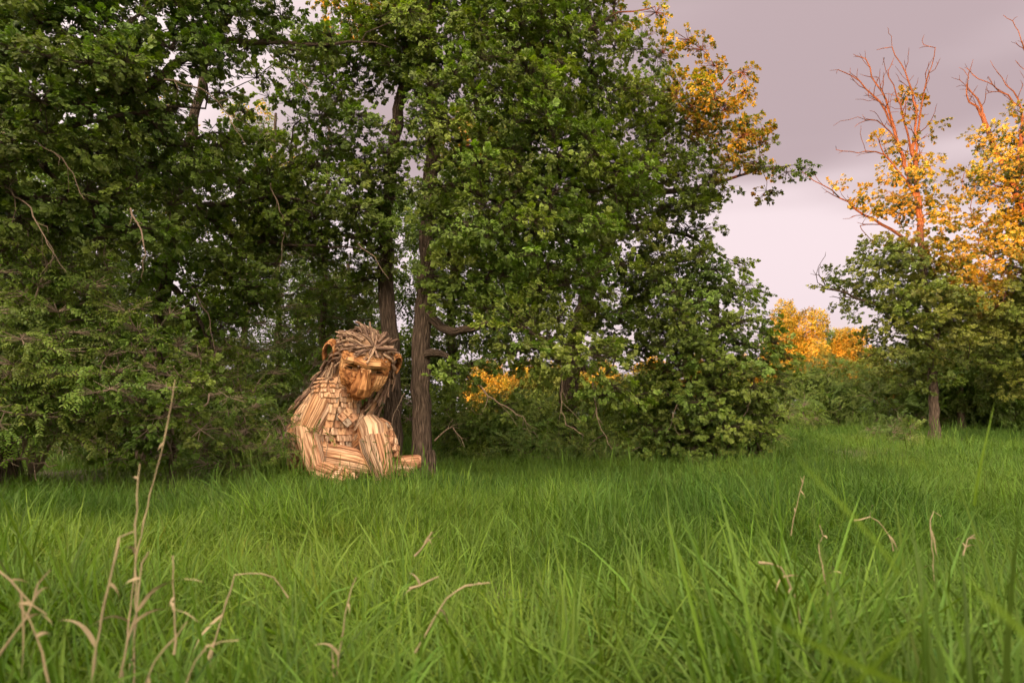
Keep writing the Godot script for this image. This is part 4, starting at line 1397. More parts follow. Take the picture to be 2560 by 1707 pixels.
	# the sunlit pair on the other side of the clearing
	tree("oak_tree", "slender sunlit oak with bare forked twigs at its top, alone beside the sky", "tree", TG,
		[Vector3(13.44, 0.68, -22), Vector3(13.53, 2.69, -22), Vector3(13.56, 4.25, -22), Vector3(13.5, 6.12, -22), Vector3(13.48, 7.88, -22), Vector3(13.48, 9.08, -22), Vector3(13.46, 10.44, -22)],
		[Vector3(13.53, 8.93, -22), Vector3(0.84, 0.84, 0.92), Vector3(13.11, 11.28, -22), Vector3(0.42, 0.42, 0.46), Vector3(13.76, 11.74, -22), Vector3(0.39, 0.39, 0.43), Vector3(12.62, 10.51, -22), Vector3(0.42, 0.42, 0.46), Vector3(13.47, 12.28, -22), Vector3(0.31, 0.31, 0.34), Vector3(12.84, 9.53, -22), Vector3(0.56, 0.56, 0.62), Vector3(13.97, 9.98, -22), Vector3(0.49, 0.49, 0.54), Vector3(13.25, 10.13, -22), Vector3(0.56, 0.56, 0.62), Vector3(13.96, 10.9, -22), Vector3(0.5, 0.5, 0.55), Vector3(12.61, 8.18, -22), Vector3(0.84, 0.63, 0.92), Vector3(14.1, 7.88, -22), Vector3(0.77, 0.77, 0.85), Vector3(13.39, 7, -22), Vector3(1.12, 1.12, 1.23), Vector3(11.27, 8.7, -22), Vector3(0.59, 0.36, 0.65), Vector3(10.7, 8.93, -22), Vector3(0.31, 0.2, 0.34), Vector3(12.02, 8.03, -22), Vector3(0.63, 0.49, 0.69), Vector3(12.88, 5.83, -22), Vector3(1.26, 1.05, 1.38), Vector3(14.16, 5.83, -22), Vector3(1.19, 1.05, 1.31), Vector3(10.88, 5.83, -22), Vector3(0.77, 0.5, 0.85), Vector3(10.03, 5.76, -22), Vector3(0.49, 0.36, 0.54), Vector3(11.69, 5.11, -22), Vector3(0.98, 0.63, 1.08), Vector3(12.48, 4.1, -22), Vector3(1.19, 0.84, 1.31), Vector3(13.48, 3.77, -21.6), Vector3(1.24, 0.96, 1.36), Vector3(12.07, 6.56, -22), Vector3(0.84, 0.84, 0.92), Vector3(10.27, 4.96, -22), Vector3(0.42, 0.22, 0.46), Vector3(12.27, 3.11, -22), Vector3(0.98, 0.63, 1.08), Vector3(13.53, 2.66, -21.6), Vector3(0.96, 0.55, 1.06), Vector3(13.28, 4.89, -21.6), Vector3(1.37, 0.82, 1.51)],
		{"spray": oak, "tint": Color(0.15, 0.178, 0.032), "r0": 0.165, "r1": 0.05, "sides": 18, "from": 2.6, "space": 0.55, "per": 10, "clump": 0.36, "size": 1.1, "fill": 0.6, "limb_twigs": true, "limb_r": 0.1, "step": 0.34, "twigs": false, "tip": 0.009,
		"limbs": [[Vector3(13.46, 8.33, -22), Vector3(13.14, 9.68, -22), Vector3(12.86, 10.9, -22), Vector3(12.55, 11.66, -22), Vector3(12.14, 12.28, -22), Vector3(11.52, 12.88, -22)], [Vector3(12.86, 10.9, -22), Vector3(12.59, 11.72, -21.8), Vector3(12.27, 12.49, -21.8), Vector3(12.02, 13.11, -21.8), Vector3(11.95, 13.7, -21.8)],
			[Vector3(13.5, 9.38, -22), Vector3(13.42, 10.99, -22.2), Vector3(13.14, 12.23, -22.2), Vector3(12.89, 13.01, -22.2), Vector3(12.78, 13.57, -22.2)], [Vector3(13.48, 9.08, -22), Vector3(13.59, 10.9, -22), Vector3(13.6, 11.97, -22), Vector3(13.37, 12.91, -22), Vector3(13.05, 13.69, -22), Vector3(12.95, 14.23, -22)],
			[Vector3(13.47, 10.13, -22), Vector3(13.72, 11.2, -22), Vector3(13.99, 12.28, -22), Vector3(14.24, 13.06, -22), Vector3(14.47, 13.82, -22)], [Vector3(13.24, 8.93, -22), Vector3(12.44, 10.06, -22), Vector3(11.57, 10.13, -22)], [Vector3(12.98, 10.44, -22), Vector3(12.51, 11.13, -22), Vector3(11.65, 11.36, -22)],
			[Vector3(13.48, 6.7, -22), Vector3(12.7, 7.44, -22), Vector3(11.59, 8.03, -22), Vector3(10.49, 8.93, -22), Vector3(10.06, 9.15, -22)], [Vector3(13.52, 4.1, -22), Vector3(12.52, 4.67, -22), Vector3(11.55, 5.11, -22), Vector3(10.02, 5.68, -22)], [Vector3(13.55, 3.68, -22), Vector3(14.52, 4.96, -22), Vector3(15.44, 5.83, -22)]],
		"bare": [Vector3(12.31, 12.6, -22), Vector3(0.56, 0.56, 0.62), Vector3(12.87, 13.22, -22), Vector3(0.56, 0.56, 0.62), Vector3(13.59, 12.91, -22), Vector3(0.49, 0.49, 0.54), Vector3(14, 12.44, -22), Vector3(0.42, 0.42, 0.46), Vector3(11.9, 11.97, -22), Vector3(0.42, 0.42, 0.46), Vector3(13.14, 11.82, -22), Vector3(0.7, 0.7, 0.77), Vector3(12.62, 10.59, -22), Vector3(0.7, 0.7, 0.77)]})
	tree("oak_tree", "leaning sunlit oak at the picture's edge with crooked leafless top twigs", "tree", TG,
		[Vector3(18.4, 0.58, -23.5), Vector3(18.52, 3.4, -23.5), Vector3(18.58, 6.46, -23.5), Vector3(18.11, 8.5, -23.5), Vector3(17.6, 10.1, -23.5), Vector3(17.16, 11.4, -23.5), Vector3(16.96, 12.19, -23.5)],
		[Vector3(16.49, 11.18, -23), Vector3(0.61, 0.61, 0.68), Vector3(17.25, 10.31, -23.2), Vector3(1.11, 1.11, 1.22), Vector3(18.29, 11.73, -23.5), Vector3(0.82, 0.82, 0.9), Vector3(16.12, 9.44, -23), Vector3(0.66, 0.66, 0.72), Vector3(17.54, 8.41, -23.2), Vector3(1.33, 1.33, 1.46), Vector3(16.48, 6.5, -23), Vector3(1.32, 1.32, 1.45), Vector3(17.42, 5.29, -23), Vector3(1.61, 1.61, 1.77), Vector3(16.14, 4.24, -23), Vector3(1.17, 1.17, 1.29), Vector3(17.07, 3.06, -23), Vector3(1.32, 1.32, 1.45), Vector3(19.14, 8.34, -23.5), Vector3(1.64, 1.64, 1.81), Vector3(19.68, 10.75, -23.5), Vector3(1.49, 1.49, 1.64), Vector3(15.83, 7.73, -23), Vector3(0.58, 0.58, 0.64), Vector3(19.33, 5.53, -23.5), Vector3(1.79, 1.79, 1.97), Vector3(15.47, 5.32, -23.2), Vector3(0.74, 0.74, 0.81)],
		{"spray": oak, "tint": Color(0.15, 0.178, 0.032), "r0": 0.26, "r1": 0.07, "from": 3.0, "space": 0.55, "per": 10, "clump": 0.38, "size": 1.05, "fill": 0.6, "limb_twigs": true, "limb_r": 0.09, "step": 0.34, "twigs": false, "tip": 0.009,
		"limbs": [[Vector3(16.96, 12.19, -23.5), Vector3(16.88, 12.72, -23.5), Vector3(16.52, 13.13, -23.5), Vector3(16.51, 13.55, -23.5)], [Vector3(17.01, 11.97, -23.5), Vector3(16.57, 12.45, -23.3), Vector3(16.28, 12.7, -23.3), Vector3(16.41, 13.44, -23.3)], [Vector3(18.64, 9.62, -23.5), Vector3(18.41, 12.22, -23.5), Vector3(18.03, 13.21, -23.5), Vector3(17.64, 13.88, -23.5)], [Vector3(18.35, 12.39, -23.5), Vector3(17.55, 13.21, -23.5), Vector3(16.95, 13.55, -23.5)], [Vector3(18.98, 9.94, -23.5), Vector3(18.81, 13.21, -23.5), Vector3(18.7, 14.55, -23.5), Vector3(18.56, 15.36, -23.5)], [Vector3(18.47, 6.15, -23.5), Vector3(16.94, 6.7, -23.2), Vector3(15.78, 7.11, -23)]]})
	tree("young_tree", "dark shaded tree with a forked thin trunk deep behind the slender oak", "tree", TG,
		[Vector3(17.67, 1.34, -27), Vector3(17.63, 2.36, -27), Vector3(17.91, 3.74, -27), Vector3(18.49, 5.49, -27), Vector3(18.95, 6.9, -27)],
		[Vector3(18.16, 3.57, -27), Vector3(1.46, 1.46, 1.6), Vector3(19.43, 2.36, -27), Vector3(1.46, 1.46, 1.6), Vector3(17.43, 3.44, -27.5), Vector3(1.05, 1.05, 1.15), Vector3(18.66, 5.49, -27), Vector3(1.29, 1.29, 1.42), Vector3(20.36, 4.85, -27.5), Vector3(1.57, 1.57, 1.73), Vector3(20.07, 1.85, -27), Vector3(1.2, 0.86, 1.32), Vector3(18.38, 2.21, -27.5), Vector3(1.22, 0.7, 1.35), Vector3(21.45, 3.26, -27.5), Vector3(2.1, 2.1, 2.31)],
		{"spray": far, "tint": Color(0.122, 0.182, 0.038), "r0": 0.15, "r1": 0.05, "from": 1.5, "space": 0.75, "per": 9, "clump": 0.5, "size": 1.3, "twigs": false, "step": 0.45, "limbs": [[Vector3(17.68, 1.43, -27), Vector3(18.03, 2.36, -27), Vector3(18.08, 3.4, -27), Vector3(18.58, 4.44, -27)]]})
	# far-left old oak with long limbs over the wood
	tree("oak_tree", "old dark oak whose long crooked limbs reach from the frame's edge over the shrubs", "tree", TG,
		[Vector3(-7.7, 0.29, -10.4), Vector3(-7.86, 2.25, -10.4), Vector3(-7.99, 4.31, -10.4), Vector3(-8.14, 6.09, -10.4), Vector3(-8.21, 7.5, -10.4), Vector3(-8.26, 9.11, -10.4), Vector3(-8.41, 11.26, -10.4)],
		[Vector3(-6.51, 6.46, -8.6), Vector3(0.71, 0.71, 0.78), Vector3(-5.91, 6.77, -8.9), Vector3(0.74, 0.74, 0.81), Vector3(-5.34, 6.89, -9.3), Vector3(0.71, 0.71, 0.78), Vector3(-4.82, 7.13, -9.8), Vector3(0.62, 0.62, 0.69), Vector3(-5.89, 5.5, -8.3), Vector3(0.63, 0.63, 0.7), Vector3(-5.42, 5.89, -8.7), Vector3(0.66, 0.66, 0.73), Vector3(-4.93, 6.42, -9.3), Vector3(0.5, 0.5, 0.55), Vector3(-4.5, 6.39, -9.6), Vector3(0.46, 0.46, 0.5), Vector3(-4.03, 7.59, -10.3), Vector3(0.52, 0.52, 0.58), Vector3(-3.72, 6.92, -10.3), Vector3(0.33, 0.33, 0.36), Vector3(-3.38, 7.76, -10.7), Vector3(0.48, 0.48, 0.52), Vector3(-4.05, 6.29, -9.8), Vector3(0.28, 0.28, 0.31), Vector3(-6.29, 4.71, -8.5), Vector3(0.62, 0.62, 0.68), Vector3(-5.77, 4.96, -8.8), Vector3(0.64, 0.64, 0.71), Vector3(-5.37, 5.37, -9.3), Vector3(0.59, 0.59, 0.65), Vector3(-4.94, 5.6, -9.8), Vector3(0.5, 0.5, 0.55), Vector3(-6.12, 4.23, -8.8), Vector3(0.56, 0.56, 0.62), Vector3(-5.62, 4.54, -9.3), Vector3(0.59, 0.59, 0.65), Vector3(-5.15, 4.85, -9.8), Vector3(0.59, 0.59, 0.65), Vector3(-4.7, 5.22, -10.2), Vector3(0.49, 0.49, 0.53), Vector3(-5.43, 4.12, -9.8), Vector3(0.53, 0.53, 0.58), Vector3(-6.55, 3.93, -8.8), Vector3(0.5, 0.5, 0.55), Vector3(-6.11, 3.81, -9.4), Vector3(0.51, 0.51, 0.56), Vector3(-4.45, 7.33, -10), Vector3(0.51, 0.51, 0.56), Vector3(-8, 5.74, -9), Vector3(1.14, 1.14, 1.26), Vector3(-8.51, 7.7, -9), Vector3(1.14, 1.14, 1.26), Vector3(-6.06, 8.03, -9), Vector3(1.14, 1.14, 1.26), Vector3(-4.56, 8.5, -9.8), Vector3(1, 1, 1.1), Vector3(-7.31, 4.18, -9), Vector3(0.69, 0.69, 0.76)],
		{"spray": oak, "tint": Color(0.129, 0.19, 0.036), "r0": 0.27, "r1": 0.1, "sides": 24, "from": 2.0, "space": 0.5, "per": 11, "clump": 0.34, "limb_r": 0.12, "fill": 1.05,
		"limbs": [[Vector3(-7.28, 5.63, -9.3), Vector3(-6.29, 5.49, -9), Vector3(-5.58, 5.7, -9.2), Vector3(-5.11, 6.16, -9.5), Vector3(-4.87, 6.67, -9.8), Vector3(-4.5, 7, -10), Vector3(-3.94, 7.2, -10.3), Vector3(-3.41, 7.32, -10.6), Vector3(-2.65, 7.62, -11), Vector3(-2.11, 7.65, -11.3)],
			[Vector3(-7.38, 7.09, -9.3), Vector3(-6.84, 6.93, -9.1), Vector3(-6.18, 6.45, -8.9), Vector3(-5.54, 5.94, -8.9), Vector3(-5.1, 5.85, -9.1)], [Vector3(-7.24, 5.05, -9.3), Vector3(-6.66, 4.86, -9), Vector3(-6.19, 4.47, -8.8), Vector3(-5.94, 4.17, -8.8), Vector3(-5.59, 4.06, -9)],
			[Vector3(-7.26, 5.31, -9.3), Vector3(-6.18, 5.02, -8.8), Vector3(-5.49, 5.25, -8.9), Vector3(-4.94, 5.57, -9.3), Vector3(-4.53, 5.71, -9.6)], [Vector3(-2.65, 7.62, -11), Vector3(-2.4, 7.99, -11.2), Vector3(-1.94, 8.32, -11.6), Vector3(-1.58, 8.88, -11.8)], [Vector3(-4.87, 6.67, -9.8), Vector3(-4.45, 7.33, -10), Vector3(-4.21, 7.98, -10)]],
		"dead": [[Vector3(-4.76, 5.81, -8.9), Vector3(-4.35, 5.78, -9.2), Vector3(-4.11, 5.55, -9.4), Vector3(-3.88, 5.13, -9.5)], [Vector3(-6.63, 4.16, -8.6), Vector3(-6.15, 3.86, -8.4), Vector3(-5.83, 3.35, -8.4), Vector3(-5.66, 3.04, -8.5)], [Vector3(-6.57, 4.84, -8.4), Vector3(-5.91, 4.58, -8.2), Vector3(-5.63, 4.39, -8.3), Vector3(-5.44, 3.92, -8.4)], [Vector3(-3.82, 6.87, -10.2), Vector3(-3.4, 6.57, -10.2), Vector3(-3.14, 6.19, -10.3)], [Vector3(-5.05, 3.93, -8.8), Vector3(-4.8, 3.43, -8.7), Vector3(-4.85, 2.99, -8.8)]]})
	tree("oak_tree", "leafy oak whose low horizontal limb spreads between the old oak and the twin trunks", "tree", TG,
		[Vector3(-6.67, 0.19, -12.6), Vector3(-6.65, 1.69, -12.6), Vector3(-6.5, 3.31, -12.6), Vector3(-6.43, 4.81, -12.6), Vector3(-6.23, 6.27, -12.6), Vector3(-6.08, 8.15, -12.8), Vector3(-6.11, 10.24, -13)],
		[Vector3(-5.89, 4.77, -11.9), Vector3(0.83, 0.83, 0.92), Vector3(-5.04, 4.93, -11.9), Vector3(0.76, 0.76, 0.83), Vector3(-4.37, 4.8, -12), Vector3(0.69, 0.69, 0.76), Vector3(-5.38, 4.05, -11.9), Vector3(0.76, 0.76, 0.83), Vector3(-4.65, 4.08, -12), Vector3(0.69, 0.69, 0.76), Vector3(-6.44, 4.08, -12), Vector3(0.76, 0.76, 0.84), Vector3(-4.96, 5.69, -12.2), Vector3(0.7, 0.7, 0.77), Vector3(-5.8, 6.19, -12.4), Vector3(0.67, 0.67, 0.74), Vector3(-5.95, 3.4, -12.2), Vector3(0.7, 0.7, 0.77), Vector3(-5.25, 3.36, -12.4), Vector3(0.63, 0.63, 0.69), Vector3(-3.74, 4.26, -11.8), Vector3(0.53, 0.53, 0.58), Vector3(-6.76, 3.28, -12.4), Vector3(0.55, 0.55, 0.61), Vector3(-4.61, 3.44, -12.4), Vector3(0.47, 0.47, 0.52), Vector3(-6.58, 7.62, -13), Vector3(0.5, 0.5, 0.55), Vector3(-5.15, 6.45, -12.6), Vector3(0.48, 0.48, 0.53)],
		{"spray": oak, "tint": Color(0.133, 0.19, 0.0323), "r0": 0.17, "r1": 0.05, "from": 2.2, "space": 0.55, "per": 9, "clump": 0.36,
		"limbs": [[Vector3(-6.42, 4.98, -12.6), Vector3(-5.7, 5.12, -12.3), Vector3(-4.85, 5.11, -12), Vector3(-4.08, 5.1, -11.8), Vector3(-3.32, 4.87, -11.6)], [Vector3(-6.45, 3.81, -12.6), Vector3(-5.91, 3.26, -12.3), Vector3(-5.35, 2.58, -12), Vector3(-5.17, 2.19, -11.9)], [Vector3(-6.29, 5.84, -12.6), Vector3(-5.39, 4.7, -12.2), Vector3(-4.16, 4.29, -11.9), Vector3(-2.45, 4.21, -11.9)]],
		"dead": [[Vector3(-4.25, 5.31, -11.6), Vector3(-3.95, 4.49, -11.5), Vector3(-4, 3.72, -11.5)], [Vector3(-2.69, 4.21, -11.6), Vector3(-2.36, 3.95, -11.5), Vector3(-2.13, 3.57, -11.5)], [Vector3(-5.52, 3.44, -11.6), Vector3(-5.14, 2.82, -11.5), Vector3(-5.03, 2.15, -11.5)]]})
	tree("young_tree", "thin straight tree with layered light foliage just behind the figure's back", "tree", TG,
		[Vector3(-5.21, 0.27, -15.5), Vector3(-5.29, 2.32, -15.5), Vector3(-5.42, 4.33, -15.5), Vector3(-5.54, 6.4, -15.5), Vector3(-5.65, 8.43, -15.5)],
		[Vector3(-5.34, 5.2, -15.3), Vector3(0.88, 0.88, 0.96), Vector3(-4.68, 4.27, -15.2), Vector3(0.77, 0.77, 0.85), Vector3(-5.96, 4.37, -15.2), Vector3(0.82, 0.82, 0.9), Vector3(-5.16, 3.15, -15), Vector3(0.86, 0.86, 0.94), Vector3(-5.63, 2.45, -14.8), Vector3(0.85, 0.85, 0.93), Vector3(-4.72, 2.59, -15.2), Vector3(0.53, 0.53, 0.58), Vector3(-5.1, 1.8, -15), Vector3(0.67, 0.43, 0.73), Vector3(-6.13, 8.22, -16), Vector3(0.61, 0.61, 0.67), Vector3(-5.51, 6.76, -15.6), Vector3(0.69, 0.69, 0.76)],
		{"spray": elm, "tint": Color(0.135, 0.193, 0.0328), "r0": 0.09, "r1": 0.03, "from": 1.0, "space": 0.55, "per": 9, "clump": 0.4, "flat": 0.35, "size": 1.15, "rough": false})
	tree("young_tree", "thin tree with dark leaves standing between the figure's head and the layered tree", "tree", TG,
		[Vector3(-4.56, 0.22, -16.5), Vector3(-4.6, 2.4, -16.5), Vector3(-4.63, 4.54, -16.5), Vector3(-4.62, 6.75, -16.5), Vector3(-4.64, 9.02, -16.5)],
		[Vector3(-4.42, 4, -16.5), Vector3(0.79, 0.79, 0.87), Vector3(-4.02, 2.7, -16.3), Vector3(0.83, 0.83, 0.91), Vector3(-4.72, 2.07, -16.3), Vector3(0.73, 0.73, 0.8), Vector3(-3.79, 4, -16.5), Vector3(0.73, 0.73, 0.81), Vector3(-4.61, 3.14, -16.5), Vector3(0.52, 0.52, 0.58), Vector3(-4.81, 1.24, -16), Vector3(0.81, 0.51, 0.9), Vector3(-3.48, 1.86, -16.3), Vector3(0.83, 0.83, 0.91), Vector3(-4.69, 5.52, -16.5), Vector3(0.84, 0.84, 0.92), Vector3(-5.26, 6.41, -16.5), Vector3(0.73, 0.73, 0.81), Vector3(-3.48, 4.65, -16.5), Vector3(0.63, 0.63, 0.69)],
		{"spray": elm, "tint": Color(0.127, 0.185, 0.035), "r0": 0.11, "r1": 0.03, "from": 0.8, "space": 0.6, "per": 9, "clump": 0.42, "flat": 0.4, "size": 1.2, "rough": false})
	tree("young_tree", "thin pale tree seen against a patch of sky high between the oaks", "tree", TG,
		[Vector3(-8.11, -0.02, -21), Vector3(-8.27, 3.42, -21), Vector3(-8.23, 6.87, -21), Vector3(-8.18, 9, -21), Vector3(-8.14, 10.16, -21)],
		[Vector3(-8.19, 10.6, -21), Vector3(0.6, 0.6, 0.66), Vector3(-7.87, 9.72, -21), Vector3(0.8, 0.8, 0.88), Vector3(-8.38, 8.71, -21), Vector3(0.93, 0.93, 1.03), Vector3(-7.42, 8.71, -21), Vector3(0.8, 0.8, 0.88), Vector3(-7.91, 7.29, -21), Vector3(1.2, 1.2, 1.32), Vector3(-9.25, 6.73, -21), Vector3(1.2, 1.2, 1.32), Vector3(-8.89, 5.06, -21), Vector3(1.34, 1.34, 1.47), Vector3(-7.28, 5.34, -21), Vector3(1.2, 1.2, 1.32), Vector3(-6.41, 3.97, -21), Vector3(1.2, 1.2, 1.32)],
		{"spray": far, "tint": Color(0.132, 0.188, 0.034), "r0": 0.13, "r1": 0.03, "from": 2.0, "space": 0.75, "per": 8, "clump": 0.48, "size": 1.0, "twigs": false, "step": 0.4})
	tree("young_tree", "shaded tree filling the wood behind the low horizontal limb", "tree", TG,
		[Vector3(-10.45, 0.14, -18), Vector3(-10.72, 3.09, -18), Vector3(-10.99, 6.04, -18), Vector3(-11.09, 9.12, -18), Vector3(-11.21, 11.66, -18)],
		[Vector3(-10.81, 5.21, -18), Vector3(1.26, 1.26, 1.38), Vector3(-12.07, 6.41, -18), Vector3(1.37, 1.37, 1.51), Vector3(-9.87, 6.89, -18), Vector3(1.26, 1.26, 1.38), Vector3(-11, 7.87, -18), Vector3(1.37, 1.37, 1.51), Vector3(-12.14, 4.26, -18), Vector3(1.26, 1.26, 1.38), Vector3(-9.54, 3.56, -18), Vector3(1.03, 1.03, 1.13), Vector3(-11.19, 2.52, -18), Vector3(1.26, 1.26, 1.38), Vector3(-9.67, 1.94, -18), Vector3(0.92, 0.92, 1.01), Vector3(-13.31, 8.49, -18), Vector3(1.26, 1.26, 1.38), Vector3(-9.51, 8.74, -18), Vector3(1.03, 1.03, 1.13), Vector3(-11.26, 9.87, -18), Vector3(1.14, 1.14, 1.26), Vector3(-8.46, 2.86, -18), Vector3(1.03, 1.03, 1.13)],
		{"spray": far, "tint": Color(0.122, 0.182, 0.038), "r0": 0.2, "r1": 0.05, "from": 1.0, "space": 0.75, "per": 10, "clump": 0.5, "size": 1.15, "fill": 1.15, "twigs": false, "step": 0.4})
	tree("young_tree", "shaded tree in the wood behind the twin trunks", "tree", TG,
		[Vector3(-1.74, 0.09, -19), Vector3(-1.71, 2.59, -19), Vector3(-1.67, 5.06, -19), Vector3(-1.45, 7.6, -19), Vector3(-1.22, 10.22, -19)],
		[Vector3(-1.78, 3.69, -19), Vector3(0.97, 0.97, 1.06), Vector3(-0.69, 4.44, -19), Vector3(1.09, 1.09, 1.2), Vector3(-2.78, 5.06, -19), Vector3(1.09, 1.09, 1.2), Vector3(-1.68, 5.69, -19), Vector3(1.21, 1.21, 1.33), Vector3(-3.36, 3.69, -19), Vector3(0.97, 0.97, 1.06), Vector3(0.05, 5.43, -19), Vector3(1.09, 1.09, 1.2), Vector3(-1.19, 6.96, -19), Vector3(1.33, 1.33, 1.46), Vector3(-2.94, 6.96, -19), Vector3(1.09, 1.09, 1.2), Vector3(-2.07, 2.2, -18.5), Vector3(0.82, 0.82, 0.91), Vector3(0.78, 4.68, -19), Vector3(0.85, 0.85, 0.93), Vector3(-0.31, 3.15, -18.5), Vector3(0.71, 0.47, 0.78), Vector3(1.29, 6.45, -19), Vector3(1.21, 1.21, 1.33), Vector3(-0.7, 8.77, -19), Vector3(1.33, 1.33, 1.46)],
		{"spray": far, "tint": Color(0.129, 0.19, 0.036), "r0": 0.18, "r1": 0.05, "from": 1.6, "space": 0.75, "per": 9, "clump": 0.5, "size": 1.15, "fill": 1.15, "twigs": false, "step": 0.4})
	tree("young_tree", "shaded low tree closing the wood behind the dark corner", "tree", TG,
		[Vector3(-13.3, 0.09, -19), Vector3(-13.43, 1.99, -19), Vector3(-13.61, 4.44, -19), Vector3(-13.88, 6.96, -19)],
		[Vector3(-13.56, 3.2, -19), Vector3(1.45, 1.45, 1.59), Vector3(-15.14, 4.44, -19), Vector3(1.57, 1.57, 1.73), Vector3(-12.72, 1.75, -19), Vector3(1.33, 1.33, 1.46), Vector3(-13.88, 1.27, -19), Vector3(1.33, 0.72, 1.46), Vector3(-12.14, 3.69, -19), Vector3(1.21, 1.21, 1.33), Vector3(-13.75, 5.43, -19), Vector3(1.33, 1.33, 1.46), Vector3(-15.63, 1.99, -19), Vector3(1.45, 1.45, 1.59)],
		{"spray": far, "tint": Color(0.127, 0.185, 0.035), "r0": 0.16, "r1": 0.05, "from": 1.0, "space": 0.75, "per": 10, "clump": 0.5, "size": 1.15, "twigs": false, "step": 0.4})
	tree("young_tree", "shaded low tree closing the wood behind the figure", "tree", TG,
		[Vector3(-4.95, -0.02, -21), Vector3(-5.01, 2.08, -21), Vector3(-5, 4.1, -21), Vector3(-5.13, 6.17, -21)],
		[Vector3(-5.04, 3.15, -21), Vector3(1.2, 1.2, 1.32), Vector3(-6.34, 2.08, -21), Vector3(1.2, 1.2, 1.32), Vector3(-3.95, 2.08, -21), Vector3(1.2, 1.2, 1.32), Vector3(-3.02, 2.75, -21), Vector3(1.07, 1.07, 1.17), Vector3(-4.98, 1.03, -21), Vector3(1.6, 0.8, 1.76), Vector3(-7.38, 1.29, -21), Vector3(1.34, 0.8, 1.47), Vector3(-2.6, 1.29, -21), Vector3(1.2, 0.8, 1.32), Vector3(-5.36, 4.79, -21), Vector3(1.07, 1.07, 1.17), Vector3(-9.01, 2.08, -21), Vector3(1.47, 1.47, 1.62), Vector3(-10.02, 1.03, -21), Vector3(1.47, 0.8, 1.62), Vector3(-11.21, 1.03, -21), Vector3(1.47, 0.8, 1.62)],
		{"spray": far, "tint": Color(0.132, 0.188, 0.034), "r0": 0.16, "r1": 0.05, "from": 0.6, "space": 0.75, "per": 10, "clump": 0.5, "size": 1.15, "fill": 1.15, "twigs": false, "step": 0.4})
	# the wood's edge: shrubs
	var lg := Color(0.145, 0.215, 0.036)
	bush("shrub", "large light green bush with layered drooping leaves at the meadow's dark corner", SG, Vector3(-7.07, 0.56, -10.2),
		[Vector3(-7, 3.06, -9.7), Vector3(0.62, 0.62, 0.68), Vector3(-6.35, 2.79, -9.6), Vector3(0.58, 0.58, 0.64), Vector3(-6.84, 2.26, -9.4), Vector3(0.66, 0.66, 0.72), Vector3(-6.03, 2.01, -9.3), Vector3(0.62, 0.62, 0.68), Vector3(-5.48, 1.77, -9.3), Vector3(0.53, 0.53, 0.59), Vector3(-6.53, 1.54, -9.3), Vector3(0.56, 0.56, 0.62), Vector3(-5.87, 1.36, -9.3), Vector3(0.5, 0.5, 0.55), Vector3(-6.64, 0.95, -9.2), Vector3(0.35, 0.23, 0.39), Vector3(-7.12, 3.58, -10), Vector3(0.57, 0.57, 0.63), Vector3(-7.58, 2.44, -9.4), Vector3(0.78, 0.78, 0.85), Vector3(-7.31, 1.24, -9.2), Vector3(0.64, 0.64, 0.71), Vector3(-6.78, 3.51, -9), Vector3(0.49, 0.49, 0.53), Vector3(-6.56, 2.64, -8.8), Vector3(0.53, 0.53, 0.58), Vector3(-6.35, 1.78, -8.7), Vector3(0.53, 0.53, 0.58), Vector3(-6.25, 1.23, -8.7), Vector3(0.44, 0.44, 0.49), Vector3(-6.07, 3.16, -9.6), Vector3(0.52, 0.52, 0.57), Vector3(-5.64, 2.41, -9.6), Vector3(0.52, 0.52, 0.57)],
		{"spray": elm, "tint": lg, "space": 0.42, "per": 9, "clump": 0.34, "flat": 0.4, "droop": 0.3})
	bush("shrub", "broad bush with glossy bright leaves in the middle of the shrub row", SG, Vector3(-5.13, 0.55, -10.4),
		[Vector3(-5.4, 2.36, -10.2), Vector3(0.55, 0.55, 0.61), Vector3(-5.51, 1.69, -9.9), Vector3(0.5, 0.5, 0.55), Vector3(-4.83, 1.68, -9.8), Vector3(0.53, 0.53, 0.58), Vector3(-4.38, 1.44, -9.8), Vector3(0.4, 0.4, 0.45), Vector3(-5.05, 1.19, -9.8), Vector3(0.53, 0.53, 0.58), Vector3(-4.55, 1, -9.8), Vector3(0.37, 0.37, 0.41), Vector3(-5.73, 1.19, -9.9), Vector3(0.44, 0.44, 0.48), Vector3(-5.97, 2.31, -10.3), Vector3(0.46, 0.46, 0.5), Vector3(-5.46, 0.88, -9.9), Vector3(0.38, 0.25, 0.42), Vector3(-5.02, 2.12, -10.4), Vector3(0.4, 0.4, 0.44), Vector3(-5.1, 0.68, -10.2), Vector3(0.45, 0.23, 0.5), Vector3(-6.05, 0.64, -10.4), Vector3(0.4, 0.23, 0.44)],
		{"spray": oak, "tint": lg * 0.92, "space": 0.45, "per": 9, "clump": 0.34, "flat": 0.5, "droop": 0.25, "size": 0.85})
